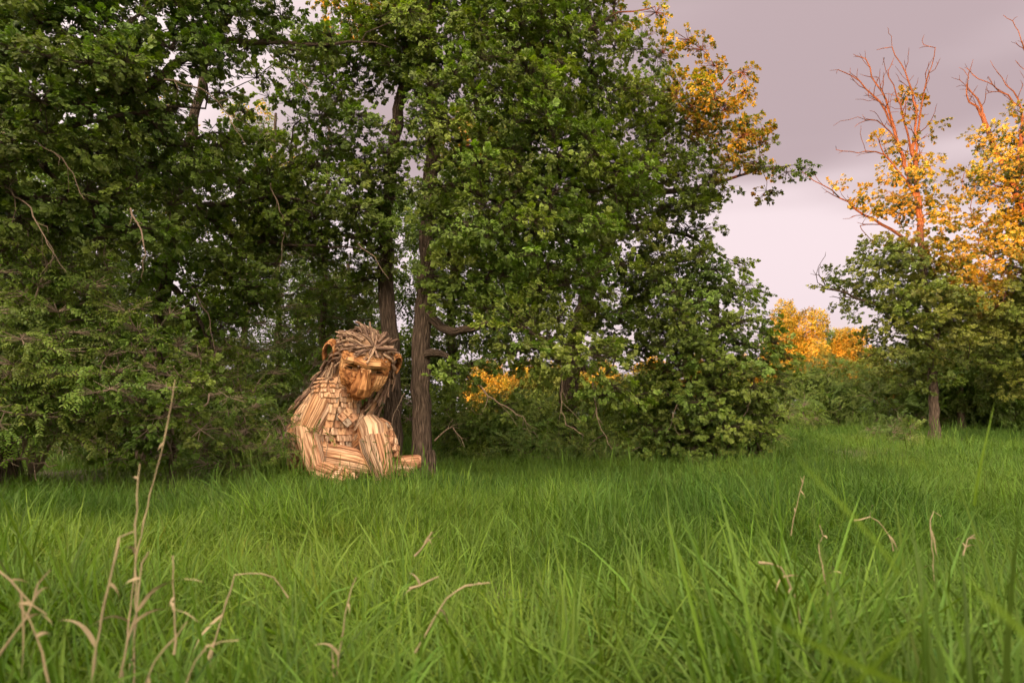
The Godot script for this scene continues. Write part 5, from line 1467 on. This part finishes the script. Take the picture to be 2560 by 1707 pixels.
	bush("shrub", "low round bush with tiny leaves touching the figure's back", SG, Vector3(-4.48, 0.48, -11.6),
		[Vector3(-4.43, 1.06, -11.4), Vector3(0.54, 0.54, 0.6), Vector3(-4.81, 0.92, -11.3), Vector3(0.47, 0.47, 0.51), Vector3(-3.99, 0.92, -11.4), Vector3(0.36, 0.36, 0.4), Vector3(-4.3, 0.71, -11.1), Vector3(0.49, 0.28, 0.54), Vector3(-4.97, 0.71, -11.2), Vector3(0.39, 0.25, 0.43), Vector3(-4.12, 1.35, -11.7), Vector3(0.33, 0.33, 0.37), Vector3(-3.77, 0.64, -11.2), Vector3(0.25, 0.21, 0.27), Vector3(-5.36, 0.92, -11.4), Vector3(0.36, 0.36, 0.4), Vector3(-4.52, 0.51, -11), Vector3(0.49, 0.24, 0.54), Vector3(-3.97, 0.5, -11), Vector3(0.42, 0.21, 0.46), Vector3(-5.01, 0.5, -11), Vector3(0.42, 0.21, 0.46), Vector3(-3.71, 0.85, -11.3), Vector3(0.22, 0.29, 0.32)],
		{"spray": elm, "tint": Color(0.126, 0.186, 0.0346), "space": 0.36, "per": 11, "clump": 0.28, "flat": 0.6, "size": 0.75})
	bush("shrub", "tall feathery bush rising behind the low round bush", SG, Vector3(-5.1, 0.42, -12.8),
		[Vector3(-5.13, 2.49, -12.6), Vector3(0.64, 0.64, 0.7), Vector3(-5.54, 2, -12.5), Vector3(0.64, 0.64, 0.7), Vector3(-4.66, 1.84, -12.5), Vector3(0.56, 0.56, 0.61), Vector3(-5.15, 1.45, -12.4), Vector3(0.59, 0.59, 0.65), Vector3(-5.96, 2.85, -12.8), Vector3(0.57, 0.57, 0.63), Vector3(-4.59, 2.53, -12.9), Vector3(0.49, 0.49, 0.54), Vector3(-5.15, 3.21, -13), Vector3(0.5, 0.5, 0.55)],
		{"spray": elm, "tint": Color(0.135, 0.193, 0.0328), "space": 0.48, "per": 9, "clump": 0.36, "flat": 0.35, "droop": 0.2})
	bush("shrub", "dark bush in the gloom under the old oak's limbs", SG, Vector3(-8.45, 0.36, -13.8),
		[Vector3(-8.53, 1.73, -13.5), Vector3(0.94, 0.94, 1.04), Vector3(-7.48, 1.39, -13.5), Vector3(0.86, 0.86, 0.94), Vector3(-9.38, 1.56, -13.5), Vector3(0.94, 0.94, 1.04), Vector3(-6.67, 1.31, -13.6), Vector3(0.78, 0.78, 0.86), Vector3(-7.82, 0.89, -13.4), Vector3(0.94, 0.51, 1.03), Vector3(-6.54, 2, -13.6), Vector3(0.69, 0.69, 0.76), Vector3(-10.4, 1.48, -13.5), Vector3(0.94, 0.94, 1.04)],
		{"spray": elm, "tint": Color(0.122, 0.182, 0.038), "space": 0.6, "per": 9, "clump": 0.42, "size": 1.2})
	bush("shrub", "dark leafy undergrowth directly behind the figure's shoulders", SG, Vector3(-3.81, 0.32, -14.6),
		[Vector3(-4.16, 1.5, -14.4), Vector3(0.69, 0.69, 0.76), Vector3(-3.44, 1.23, -14.5), Vector3(0.74, 0.74, 0.81), Vector3(-4.44, 0.96, -14.2), Vector3(0.59, 0.59, 0.65), Vector3(-2.89, 1.23, -14.5), Vector3(0.65, 0.65, 0.71), Vector3(-3.86, 2.06, -14.6), Vector3(0.65, 0.65, 0.71), Vector3(-2.96, 2.26, -14.7), Vector3(0.51, 0.51, 0.57), Vector3(-2.18, 1.23, -14.6), Vector3(0.46, 0.46, 0.51)],
		{"spray": elm, "tint": Color(0.129, 0.19, 0.036), "space": 0.5, "per": 10, "clump": 0.38})
	bush("shrub", "dark bush under the great oak left of its thick trunk", SG, Vector3(0.04, 0.32, -16.6),
		[Vector3(0.04, 1.09, -16.4), Vector3(0.83, 0.83, 0.92), Vector3(-0.79, 1.04, -16.4), Vector3(0.78, 0.78, 0.86), Vector3(-0.38, 1.2, -16.6), Vector3(0.58, 0.58, 0.64), Vector3(0.65, 0.84, -16), Vector3(0.71, 0.71, 0.78), Vector3(-1.41, 0.94, -16.4), Vector3(0.63, 0.63, 0.69), Vector3(-0.36, 0.59, -16), Vector3(0.81, 0.39, 0.9), Vector3(0.89, 1.25, -16.8), Vector3(0.53, 0.53, 0.59), Vector3(0.43, 0.52, -15.4), Vector3(0.78, 0.31, 0.86)],
		{"spray": elm, "tint": Color(0.127, 0.185, 0.035), "space": 0.5, "per": 11, "clump": 0.44, "size": 1.25, "twigs": false, "fill": 1.1})
	bush("shrub", "dark bush under the great oak beyond its thick trunk", SG, Vector3(2.51, 0.33, -16.4),
		[Vector3(2.29, 1.09, -16.2), Vector3(0.8, 0.8, 0.88), Vector3(2.84, 1.4, -16.4), Vector3(0.57, 0.57, 0.63), Vector3(2.97, 1.04, -16), Vector3(0.76, 0.76, 0.84), Vector3(2.39, 0.61, -15.6), Vector3(0.99, 0.38, 1.09), Vector3(3.33, 0.76, -15.4), Vector3(0.69, 0.69, 0.75), Vector3(3.26, 1.66, -16.4), Vector3(0.57, 0.57, 0.63), Vector3(2.79, 0.44, -15.1), Vector3(0.77, 0.27, 0.84)],
		{"spray": elm, "tint": Color(0.132, 0.188, 0.034), "space": 0.5, "per": 11, "clump": 0.44, "size": 1.25, "twigs": false, "fill": 1.1})
	bush("shrub", "small yellow green bush at the tip of the sweeping dark branches", SG, Vector3(5.33, 0.58, -14.9),
		[Vector3(5.25, 1.32, -14.6), Vector3(0.39, 0.46, 0.51), Vector3(5.02, 0.96, -14.5), Vector3(0.35, 0.35, 0.39), Vector3(5.42, 0.91, -14.6), Vector3(0.32, 0.32, 0.35), Vector3(5.39, 1.75, -14.8), Vector3(0.26, 0.26, 0.29)],
		{"spray": elm, "tint": Color(0.142, 0.203, 0.0345), "space": 0.38, "per": 9, "clump": 0.28, "size": 0.85})
	bush("shrub", "small rounded light green bush in front of the thicket", SG, Vector3(10.34, 0.94, -24.5),
		[Vector3(10.28, 1.55, -24.3), Vector3(0.56, 0.53, 0.61), Vector3(10.61, 1.32, -24.2), Vector3(0.4, 0.4, 0.44), Vector3(9.81, 1.24, -24.3), Vector3(0.37, 0.37, 0.41)],
		{"spray": elm, "tint": Color(0.138, 0.197, 0.0334), "space": 0.45, "per": 10, "clump": 0.34, "size": 1.1})
	bush("shrub", "squat dark bush standing alone in the grass by the slender oak's foot", SG, Vector3(11.29, 0.45, -20.6),
		[Vector3(11.18, 0.96, -20.4), Vector3(0.54, 0.44, 0.6), Vector3(11.62, 0.84, -20.4), Vector3(0.36, 0.36, 0.4), Vector3(10.78, 0.77, -20.4), Vector3(0.34, 0.34, 0.37), Vector3(11.11, 0.65, -20.2), Vector3(0.58, 0.23, 0.64)],
		{"spray": elm, "tint": Color(0.122, 0.182, 0.038), "space": 0.4, "per": 11, "clump": 0.3, "size": 0.95})
	var spots := [[1900, 30, 85, "dark hollow thicket below the golden poplars"], [1985, 29, 80, "leafy thicket between the poplars and the slender oak"], [2075, 28, 95, "thicket just left of the slender oak's trunk"], [2180, 30, 110, "thicket showing between the slender oak and the forked tree"], [2290, 28, 120, "thicket below the leaning oak"], [1820, 31, 75, "thicket that meets the sweeping dark branches"]]
	for s in spots:
		var px: float = s[0]
		var d: float = s[1]
		var x := (px - 1176.0) / 1573.0 * d
		var r: float = s[2] / 1573.0 * d
		var g := gh(x, -d)
		bush("shrub", s[3], "thicket at the far side of the clearing", Vector3(x, g, -d - 0.4),
			[Vector3(x, g + r * 1.35, -d), Vector3(r, r * 0.8, r * 0.8), Vector3(x - r * 0.7, g + r * 0.7, -d + 0.3), Vector3(r * 0.8, r * 0.7, r * 0.7), Vector3(x + r * 0.7, g + r * 0.8, -d + 0.2), Vector3(r * 0.8, r * 0.8, r * 0.7), Vector3(x, g + 0.4, -d + 0.7), Vector3(r * 1.2, 0.4, 0.5)],
			{"spray": elm, "tint": Color(0.129, 0.19, 0.036) * rr(0.85, 1.1), "space": 0.62, "per": 10, "clump": 0.48, "size": 1.4, "twigs": false})
	# far behind, in full sun
	var gold := Color(0.15, 0.175, 0.032)
	var far_o := {"spray": far, "tint": gold, "r0": 0.3, "r1": 0.08, "from": 2.0, "space": 0.95, "per": 15, "clump": 0.75, "size": 1.9, "fill": 1.2, "twigs": false, "step": 0.9, "sides": 8, "flat": 0.9, "tip": 0.02}
	tree("poplar_tree", "golden poplar that stands highest behind the dark green oak's shoulder", "tree", BG, [Vector3(23.84, 1.64, -60), Vector3(24.05, 5.82, -60), Vector3(24.4, 10.85, -60)],
		[Vector3(24.37, 10.26, -60), Vector3(0.84, 1.3, 1.43), Vector3(23.96, 8.13, -60), Vector3(1.22, 1.72, 1.89), Vector3(24.43, 5.82, -60), Vector3(1.37, 1.91, 2.1), Vector3(23.09, 5.82, -60), Vector3(1.14, 1.53, 1.68)], far_o.duplicate())
	tree("poplar_tree", "narrow golden poplar with a pointed top in the gap of sky", "tree", BG, [Vector3(25.25, 1.62, -58), Vector3(25.5, 5.66, -58), Vector3(25.81, 10.15, -58)],
		[Vector3(25.78, 9.58, -58), Vector3(0.74, 1.11, 1.22), Vector3(25.45, 7.52, -58), Vector3(1, 1.66, 1.83), Vector3(25.26, 5.29, -58), Vector3(1.25, 1.84, 2.03)], far_o.duplicate())
	tree("round_tree", "broad golden dome-shaped tree beside the narrow poplar", "tree", BG, [Vector3(30.12, 1.66, -62), Vector3(30.31, 4.79, -62), Vector3(30.52, 8.36, -62)],
		[Vector3(30.49, 7.96, -62), Vector3(1.77, 1.5, 1.95), Vector3(29.03, 6.57, -62), Vector3(1.42, 1.42, 1.56), Vector3(31.81, 6.77, -62), Vector3(1.42, 1.42, 1.56), Vector3(30.33, 5.19, -62), Vector3(2.36, 1.58, 2.6)], far_o.duplicate())
	tree("round_tree", "small golden tree low behind the slender oak's lower branches", "tree", BG, [Vector3(34.13, 1.68, -64), Vector3(34.34, 4.91, -64), Vector3(34.44, 6.54, -64)], [Vector3(34.4, 5.93, -64), Vector3(1.63, 0.9, 1.79), Vector3(35.96, 4.91, -64), Vector3(1.63, 1.06, 1.79)], far_o.duplicate())
	var more := [[1120, "golden tree glimpsed beside the nearest trunk under the oak's branches"], [1215, "golden tree glimpsed in the middle of the gap under the oaks"], [1300, "golden tree glimpsed behind the thick dark trunk"], [1390, "golden tree glimpsed beyond the thick dark trunk"], [1500, "golden tree glimpsed through the dark oak's inner branches"], [1610, "golden tree glimpsed through the dark oak's middle"], [1710, "golden tree glimpsed through the dark oak's outer branches"], [2310, "golden tree glimpsed below the leaning oak"]]
	for s in more:
		var px: float = s[0]
		var d := 60.0
		var x := (px - 1176.0) / 1573.0 * d
		var g := gh(x, -d)
		rng.seed = int(px)
		var hh := rr(4.8, 5.6)
		tree("round_tree", s[1], "tree", BG, [Vector3(x, g, -d), Vector3(x, g + 2, -d), Vector3(x, g + hh - 1.0, -d)],
			[Vector3(x, g + hh - 1.6, -d), Vector3(1.5, 1.4, 1.4), Vector3(x - 1.1, g + hh - 2.9, -d), Vector3(1.5, 1.4, 1.4), Vector3(x + 1.1, g + hh - 2.9, -d), Vector3(1.5, 1.5, 1.4), Vector3(x, g + 1.6, -d), Vector3(2.2, 1.3, 1.4)], far_o.duplicate())
	# behind the camera: the trees whose shade lies over the meadow
	var so := {"spray": far, "tint": Color(0.127, 0.185, 0.035), "r0": 0.3, "r1": 0.1, "from": 1.0, "space": 1.1, "per": 11, "clump": 0.8, "size": 2.2, "twigs": false, "step": 0.8, "sides": 8, "flat": 0.8, "tip": 0.02}
	var shade := [[-14.5, 11.5, 13.4, 3.2], [-20.0, 7.5, 13.8, 3.2], [-25.5, 4.0, 14.0, 3.4], [-30.0, -1.0, 13.6, 3.2], [-12.0, 18.5, 12.6, 3.2], [-7.0, 21.0, 12.4, 3.2], [-2.0, 23.0, 12.2, 3.2], [3.0, 25.0, 12.0, 3.2], [8.0, 27.0, 11.6, 3.2], [13.5, 28.5, 11.6, 3.4], [-17.0, 15.0, 13.0, 3.2], [-17.4, 9.6, 9.0, 2.6], [-23.0, 6.0, 9.0, 2.6]]
	for s in shade:
		var x: float = s[0]
		var z: float = s[1]
		var top: float = s[2]
		var r: float = s[3]
		var g := gh(x, z)
		tree("meadow_edge_tree", "broad tree standing behind the viewer at the meadow's near edge", "tree", "trees behind the viewer", [Vector3(x, g, z), Vector3(x, g + top * 0.5, z), Vector3(x, g + top - 1.5, z)],
			[Vector3(x, g + top - r, z), Vector3(r, r, r), Vector3(x - r * 0.4, g + top * 0.5, z), Vector3(r, r, r), Vector3(x + r * 0.4, g + top * 0.45, z), Vector3(r, r, r), Vector3(x, g + 1.8, z), Vector3(r, 1.5, r)], so.duplicate())

func make_small(oak: Array, elm: Array) -> void:
	# stump leaning on the nearest trunk
	var sp := Vector3(-1.47, 0.32, -12.5)
	sp.y = gh(sp.x, sp.z)
	var st := thing("tree_stump", "short broken stump leaning against the nearest oak trunk", "stump", sp)
	var mb := MB.new()
	rng.seed = 8
	mb.tube(PackedVector3Array([Vector3(0, -0.1, 0), Vector3(0.02, 0.2, 0), Vector3(0.01, 0.42, -0.02), Vector3(0, 0.52, -0.03)]), PackedFloat32Array([0.14, 0.11, 0.1, 0.07]), 14, Color.WHITE, true, nz, 0.3)
	obj("stump_body", mb.mesh(mats.bark), st)
	# fallen branch in the dark corner
	var fp := Vector3(-6.44, 0.6, -9.2)
	var fb := thing("fallen_branch", "pale crooked fallen branch lying on the grass in the dark corner", "branch", fp)
	dead_branch(fb, Vector3.ZERO, [Vector3(-6.78, 0.56, -9.2) - fp, Vector3(-6.62, 0.64, -9.15) - fp, Vector3(-6.37, 0.63, -9.1) - fp, Vector3(-6.14, 0.57, -9.1) - fp, Vector3(-5.96, 0.55, -9.1) - fp], 0.022)
	# saplings in front of the figure
	for s in [["leafy sapling standing in front of the figure's raised shin", Vector3(-2.21, 0.36, -11.9), Vector3(-2.21, 0.7, -11.9), 0.16, 9], ["sparse sapling in front of the figure's resting hand", Vector3(-3.17, 0.34, -11.6), Vector3(-3.22, 0.77, -11.6), 0.2, 8], ["yellow green twig beside the figure's hip", Vector3(-3.82, 0.46, -12), Vector3(-3.78, 1.25, -12), 0.13, 6]]:
		var b: Vector3 = s[1]
		b.y = gh(b.x, b.z)
		var top: Vector3 = s[2]
		var root := thing("sapling", s[0], "sapling", b, "saplings at the figure")
		rng.seed = hash(s[0])
		mb = MB.new()
		var xs: Array[Transform3D] = []
		var cs := PackedColorArray()
		for k in s[4]:
			var e := top - b + rv() * Vector3(s[3], s[3] * 1.2, 0.08)
			mb.tube(PackedVector3Array([Vector3(0, -0.05, 0), e * 0.5 + rv() * 0.02, e]), PackedFloat32Array([0.005, 0.004, 0.002]), 4, Color.WHITE, false)
			var fw := (Vector3(e.x, 0.15, 0.3) + rv() * 0.4).normalized()
			var x := Vector3.UP.cross(fw).normalized()
			var sz := rr(0.45, 0.65)
			xs.append(Transform3D(Basis(x * sz, fw.cross(x) * sz, fw * sz), e))
			var t := rr(0.8, 1.25)
			cs.append(Color(0.15 * t, 0.2 * t, 0.035 * t))
		obj("stems", mb.mesh(mats.twig), root)
		scatter("foliage", elm[0], xs, cs, root)
	# dry stalks in the grass near the camera
	var c1 := Color(0.29, 0.22, 0.13)
	var c2 := Color(0.35, 0.27, 0.165)
	stalk("tall thin dry stalk that leans and rises above the shrubs' foot", [Vector3(-1.08, 0.49, -2), Vector3(-1.09, 0.75, -2.05), Vector3(-1.08, 0.94, -2.1), Vector3(-1.06, 1.09, -2.12), Vector3(-1.06, 1.24, -2.15)], 0.0042, [], c1)
	stalk("straight dry stalk with a broken pale top beside the tall leaning one", [Vector3(-1, 0.5, -1.9), Vector3(-1.01, 0.69, -1.9), Vector3(-1.02, 0.84, -1.9), Vector3(-1.02, 0.99, -1.9)], 0.0048, [[0.97, Vector3(-0.3, 0.5, 0), 0.02, 0.012]], c2)
	stalk("dry stalk with a sharp knee and a torn hanging sheath", [Vector3(-1.02, 0.48, -1.75), Vector3(-1.01, 0.63, -1.75), Vector3(-0.99, 0.73, -1.75), Vector3(-0.98, 0.8, -1.75), Vector3(-0.98, 0.82, -1.75), Vector3(-0.96, 0.83, -1.78)], 0.006, [[0.55, Vector3(-0.4, 1, 0.1), 0.12, 0.016], [0.8, Vector3(0.8, -0.3, 0), 0.06, 0.012], [0.25, Vector3(-0.3, -1, 0), 0.2, 0.02], [0.95, Vector3(-0.1, -1, 0), 0.05, 0.012]], c2)
	stalk("dry stalk with curled leaf loops right of the knee-shaped one", [Vector3(-0.97, 0.55, -1.8), Vector3(-0.95, 0.63, -1.8), Vector3(-0.95, 0.72, -1.8), Vector3(-0.94, 0.77, -1.8), Vector3(-0.93, 0.78, -1.8)], 0.0055, [[0.9, Vector3(-0.6, 0.2, 0.1), 0.05, 0.012], [0.7, Vector3(0.5, 0.9, 0.1), 0.22, 0.014], [0.6, Vector3(0.4, 0.6, 0.1), 0.2, 0.012]], c2)
	stalk("short upright dry stalk standing apart from the cluster", [Vector3(-0.87, 0.51, -1.85), Vector3(-0.88, 0.62, -1.85), Vector3(-0.89, 0.76, -1.85)], 0.0045, [], c2)
	stalk("dry stalk that leans against the frame's edge, crossing another", [Vector3(-1.14, 0.56, -1.55), Vector3(-1.07, 0.66, -1.55), Vector3(-1.07, 0.72, -1.6), Vector3(-1.07, 0.76, -1.6), Vector3(-1.05, 0.77, -1.6)], 0.005, [[0.8, Vector3(0.5, 0.5, 0), 0.08, 0.01]], c1)
	stalk("broken dry stalk bent across the crossing one", [Vector3(-1.17, 0.77, -1.62), Vector3(-1.13, 0.73, -1.62), Vector3(-1.09, 0.69, -1.62), Vector3(-1.06, 0.67, -1.62)], 0.005, [[0.7, Vector3(0.3, -1, 0), 0.25, 0.01]], c1)
	stalk("arching dry stalk in the frame's lower corner", [Vector3(-0.96, 0.55, -1.5), Vector3(-0.98, 0.62, -1.5), Vector3(-1.01, 0.68, -1.5), Vector3(-1.04, 0.72, -1.5)], 0.005, [], c1)
	stalk("bent pale reed that folds over with two hanging blades", [Vector3(-0.86, 0.53, -2.1), Vector3(-0.84, 0.59, -2.1), Vector3(-0.82, 0.66, -2.1), Vector3(-0.76, 0.66, -2.12), Vector3(-0.71, 0.63, -2.15), Vector3(-0.68, 0.58, -2.15)], 0.0045, [[0.35, Vector3(-0.5, -1, 0), 0.16, 0.014], [0.45, Vector3(-0.9, -0.5, 0), 0.2, 0.014]], c2)
	stalk("frayed dry clump low in the grass", [Vector3(-0.8, 0.57, -1.6), Vector3(-0.78, 0.6, -1.6), Vector3(-0.76, 0.62, -1.6), Vector3(-0.73, 0.66, -1.6)], 0.004, [[0.3, Vector3(-0.6, -0.3, 0), 0.08, 0.01], [0.5, Vector3(0.5, 0.4, 0), 0.1, 0.012], [0.4, Vector3(-0.3, -0.8, 0), 0.09, 0.01], [0.6, Vector3(0.2, -0.7, 0), 0.07, 0.01]], c2)
	stalk("thin dry stem arching above the blades near the lower edge", [Vector3(-0.71, 0.57, -1.6), Vector3(-0.69, 0.6, -1.6), Vector3(-0.66, 0.62, -1.6), Vector3(-0.61, 0.62, -1.6)], 0.0035, [], c2)
	stalk("pale dry blade lying slantwise on the middle grass", [Vector3(-0.33, 0.57, -2.3), Vector3(-0.28, 0.59, -2.3), Vector3(-0.24, 0.61, -2.3)], 0.006, [], c2)
	stalk("pale dry blade curving over the grass in the middle", [Vector3(-0.2, 0.57, -2.2), Vector3(-0.17, 0.59, -2.2), Vector3(-0.12, 0.61, -2.2), Vector3(-0.07, 0.61, -2.2)], 0.0055, [], c2)
	stalk("dry forked tip standing up in the middle grass", [Vector3(-0.4, 0.56, -2.9), Vector3(-0.36, 0.61, -2.9), Vector3(-0.33, 0.66, -2.9)], 0.006, [[0.6, Vector3(0.2, 0.9, 0), 0.09, 0.016]], c2)
	stalk("dry hooked stem beside the two lying blades", [Vector3(-0.47, 0.57, -2), Vector3(-0.46, 0.62, -2), Vector3(-0.45, 0.65, -2), Vector3(-0.44, 0.67, -2)], 0.004, [[0.2, Vector3(-0.1, 1, 0), 0.12, 0.012]], c2)
	stalk("dry twisted stem among the tall blades on the open side", [Vector3(1.14, 0.61, -2.6), Vector3(1.13, 0.65, -2.6), Vector3(1.15, 0.69, -2.6), Vector3(1.14, 0.73, -2.6)], 0.0045, [[0.5, Vector3(0.7, 0.8, 0), 0.06, 0.01]], c2)
	stalk("dry curling blade drooping among the tall blades on the open side", [Vector3(1.5, 0.72, -2.9), Vector3(1.53, 0.69, -2.9), Vector3(1.56, 0.64, -2.9), Vector3(1.57, 0.58, -2.9)], 0.005, [], c2)
	stalk("dry curled blade low on the open side", [Vector3(0.83, 0.67, -2.2), Vector3(0.86, 0.62, -2.2), Vector3(0.88, 0.56, -2.2), Vector3(0.89, 0.49, -2.2)], 0.006, [[0.5, Vector3(1, 0.5, 0), 0.09, 0.008]], c2)
	stalk("leaning thin dry stem in front of the clearing", [Vector3(1.35, 0.57, -3.4), Vector3(1.38, 0.69, -3.4), Vector3(1.43, 0.85, -3.4)], 0.004, [[0.95, Vector3(-0.1, 0.4, 0), 0.05, 0.012]], c1)
	stalk("pair of hooked dry tips near the frame's edge", [Vector3(1.79, 0.61, -3), Vector3(1.79, 0.7, -3), Vector3(1.81, 0.73, -3), Vector3(1.84, 0.71, -3)], 0.005, [[0.7, Vector3(0.4, -1, 0), 0.12, 0.012]], c2)
	stalk("small crooked dry tip under the hooked pair", [Vector3(1.73, 0.6, -2.7), Vector3(1.75, 0.66, -2.7), Vector3(1.78, 0.68, -2.7)], 0.0045, [[0.5, Vector3(0.7, 0.6, 0), 0.06, 0.01]], c2)
	# broad blades right in front of the lens
	var green := Color(0.15, 0.24, 0.025)
	var k := 0
	for s in [["tall blurred grass blade closest to the lens, reaching above the far meadow", Vector3(0.35, 0.87, -0.5), Vector3(0.36, 1.13, -0.5), 0.017], ["blurred grass blade slanting beside the closest one", Vector3(0.42, 0.86, -0.6), Vector3(0.38, 0.98, -0.6), 0.008], ["faint blurred blade that leans across the far meadow", Vector3(0.41, 0.93, -0.8), Vector3(0.35, 1.07, -0.8), 0.005], ["blurred pale blade slanting down to the lower corner", Vector3(0.43, 0.83, -0.7), Vector3(0.25, 0.93, -0.7), 0.006], ["thin sharp blade rising against the thicket", Vector3(1.28, 0.88, -1.9), Vector3(1.33, 1.16, -1.9), 0.007], ["blurred blade arching at the lower edge of the open side", Vector3(0.35, 0.8, -0.75), Vector3(0.42, 0.94, -0.75), 0.007]]:
		var b: Vector3 = s[1]
		var e: Vector3 = s[2]
		var root := thing("grass_blade", s[0], "grass blade", b, "near grass blades")
		mb = MB.new()
		var side := (e - b).cross(Vector3.BACK.rotated(Vector3.UP, 0.5 * (k % 3 - 1))).normalized()
		var taper := 0.8 if k == 0 else 0.4
		var pl := Vector3.ZERO
		var pr := Vector3.ZERO
		var pm := Vector3.ZERO
		for q in 13:
			var t := q / 12.0
			var p := (e - b) * t + Vector3(0.03 * sin(t * 2.4 + k), 0.0, 0.02 * sin(t * 3.0))
			var w: float = s[3] * (1.0 if t < taper else pow(1.0 - (t - taper) / (1.0 - taper), 0.7)) * 0.5
			var l := p - side * w
			var r := p + side * w
			var md := p + Vector3(0, 0, -0.25 * w)
			if q > 0:
				mb.quad(pl, l, md, pm, p - Vector3(0, 0, 50), green)
				mb.quad(pm, md, r, pr, p - Vector3(0, 0, 50), green)
			pl = l
			pr = r
			pm = md
		obj("blade", mb.mesh(mats.grass), root)
		k += 1
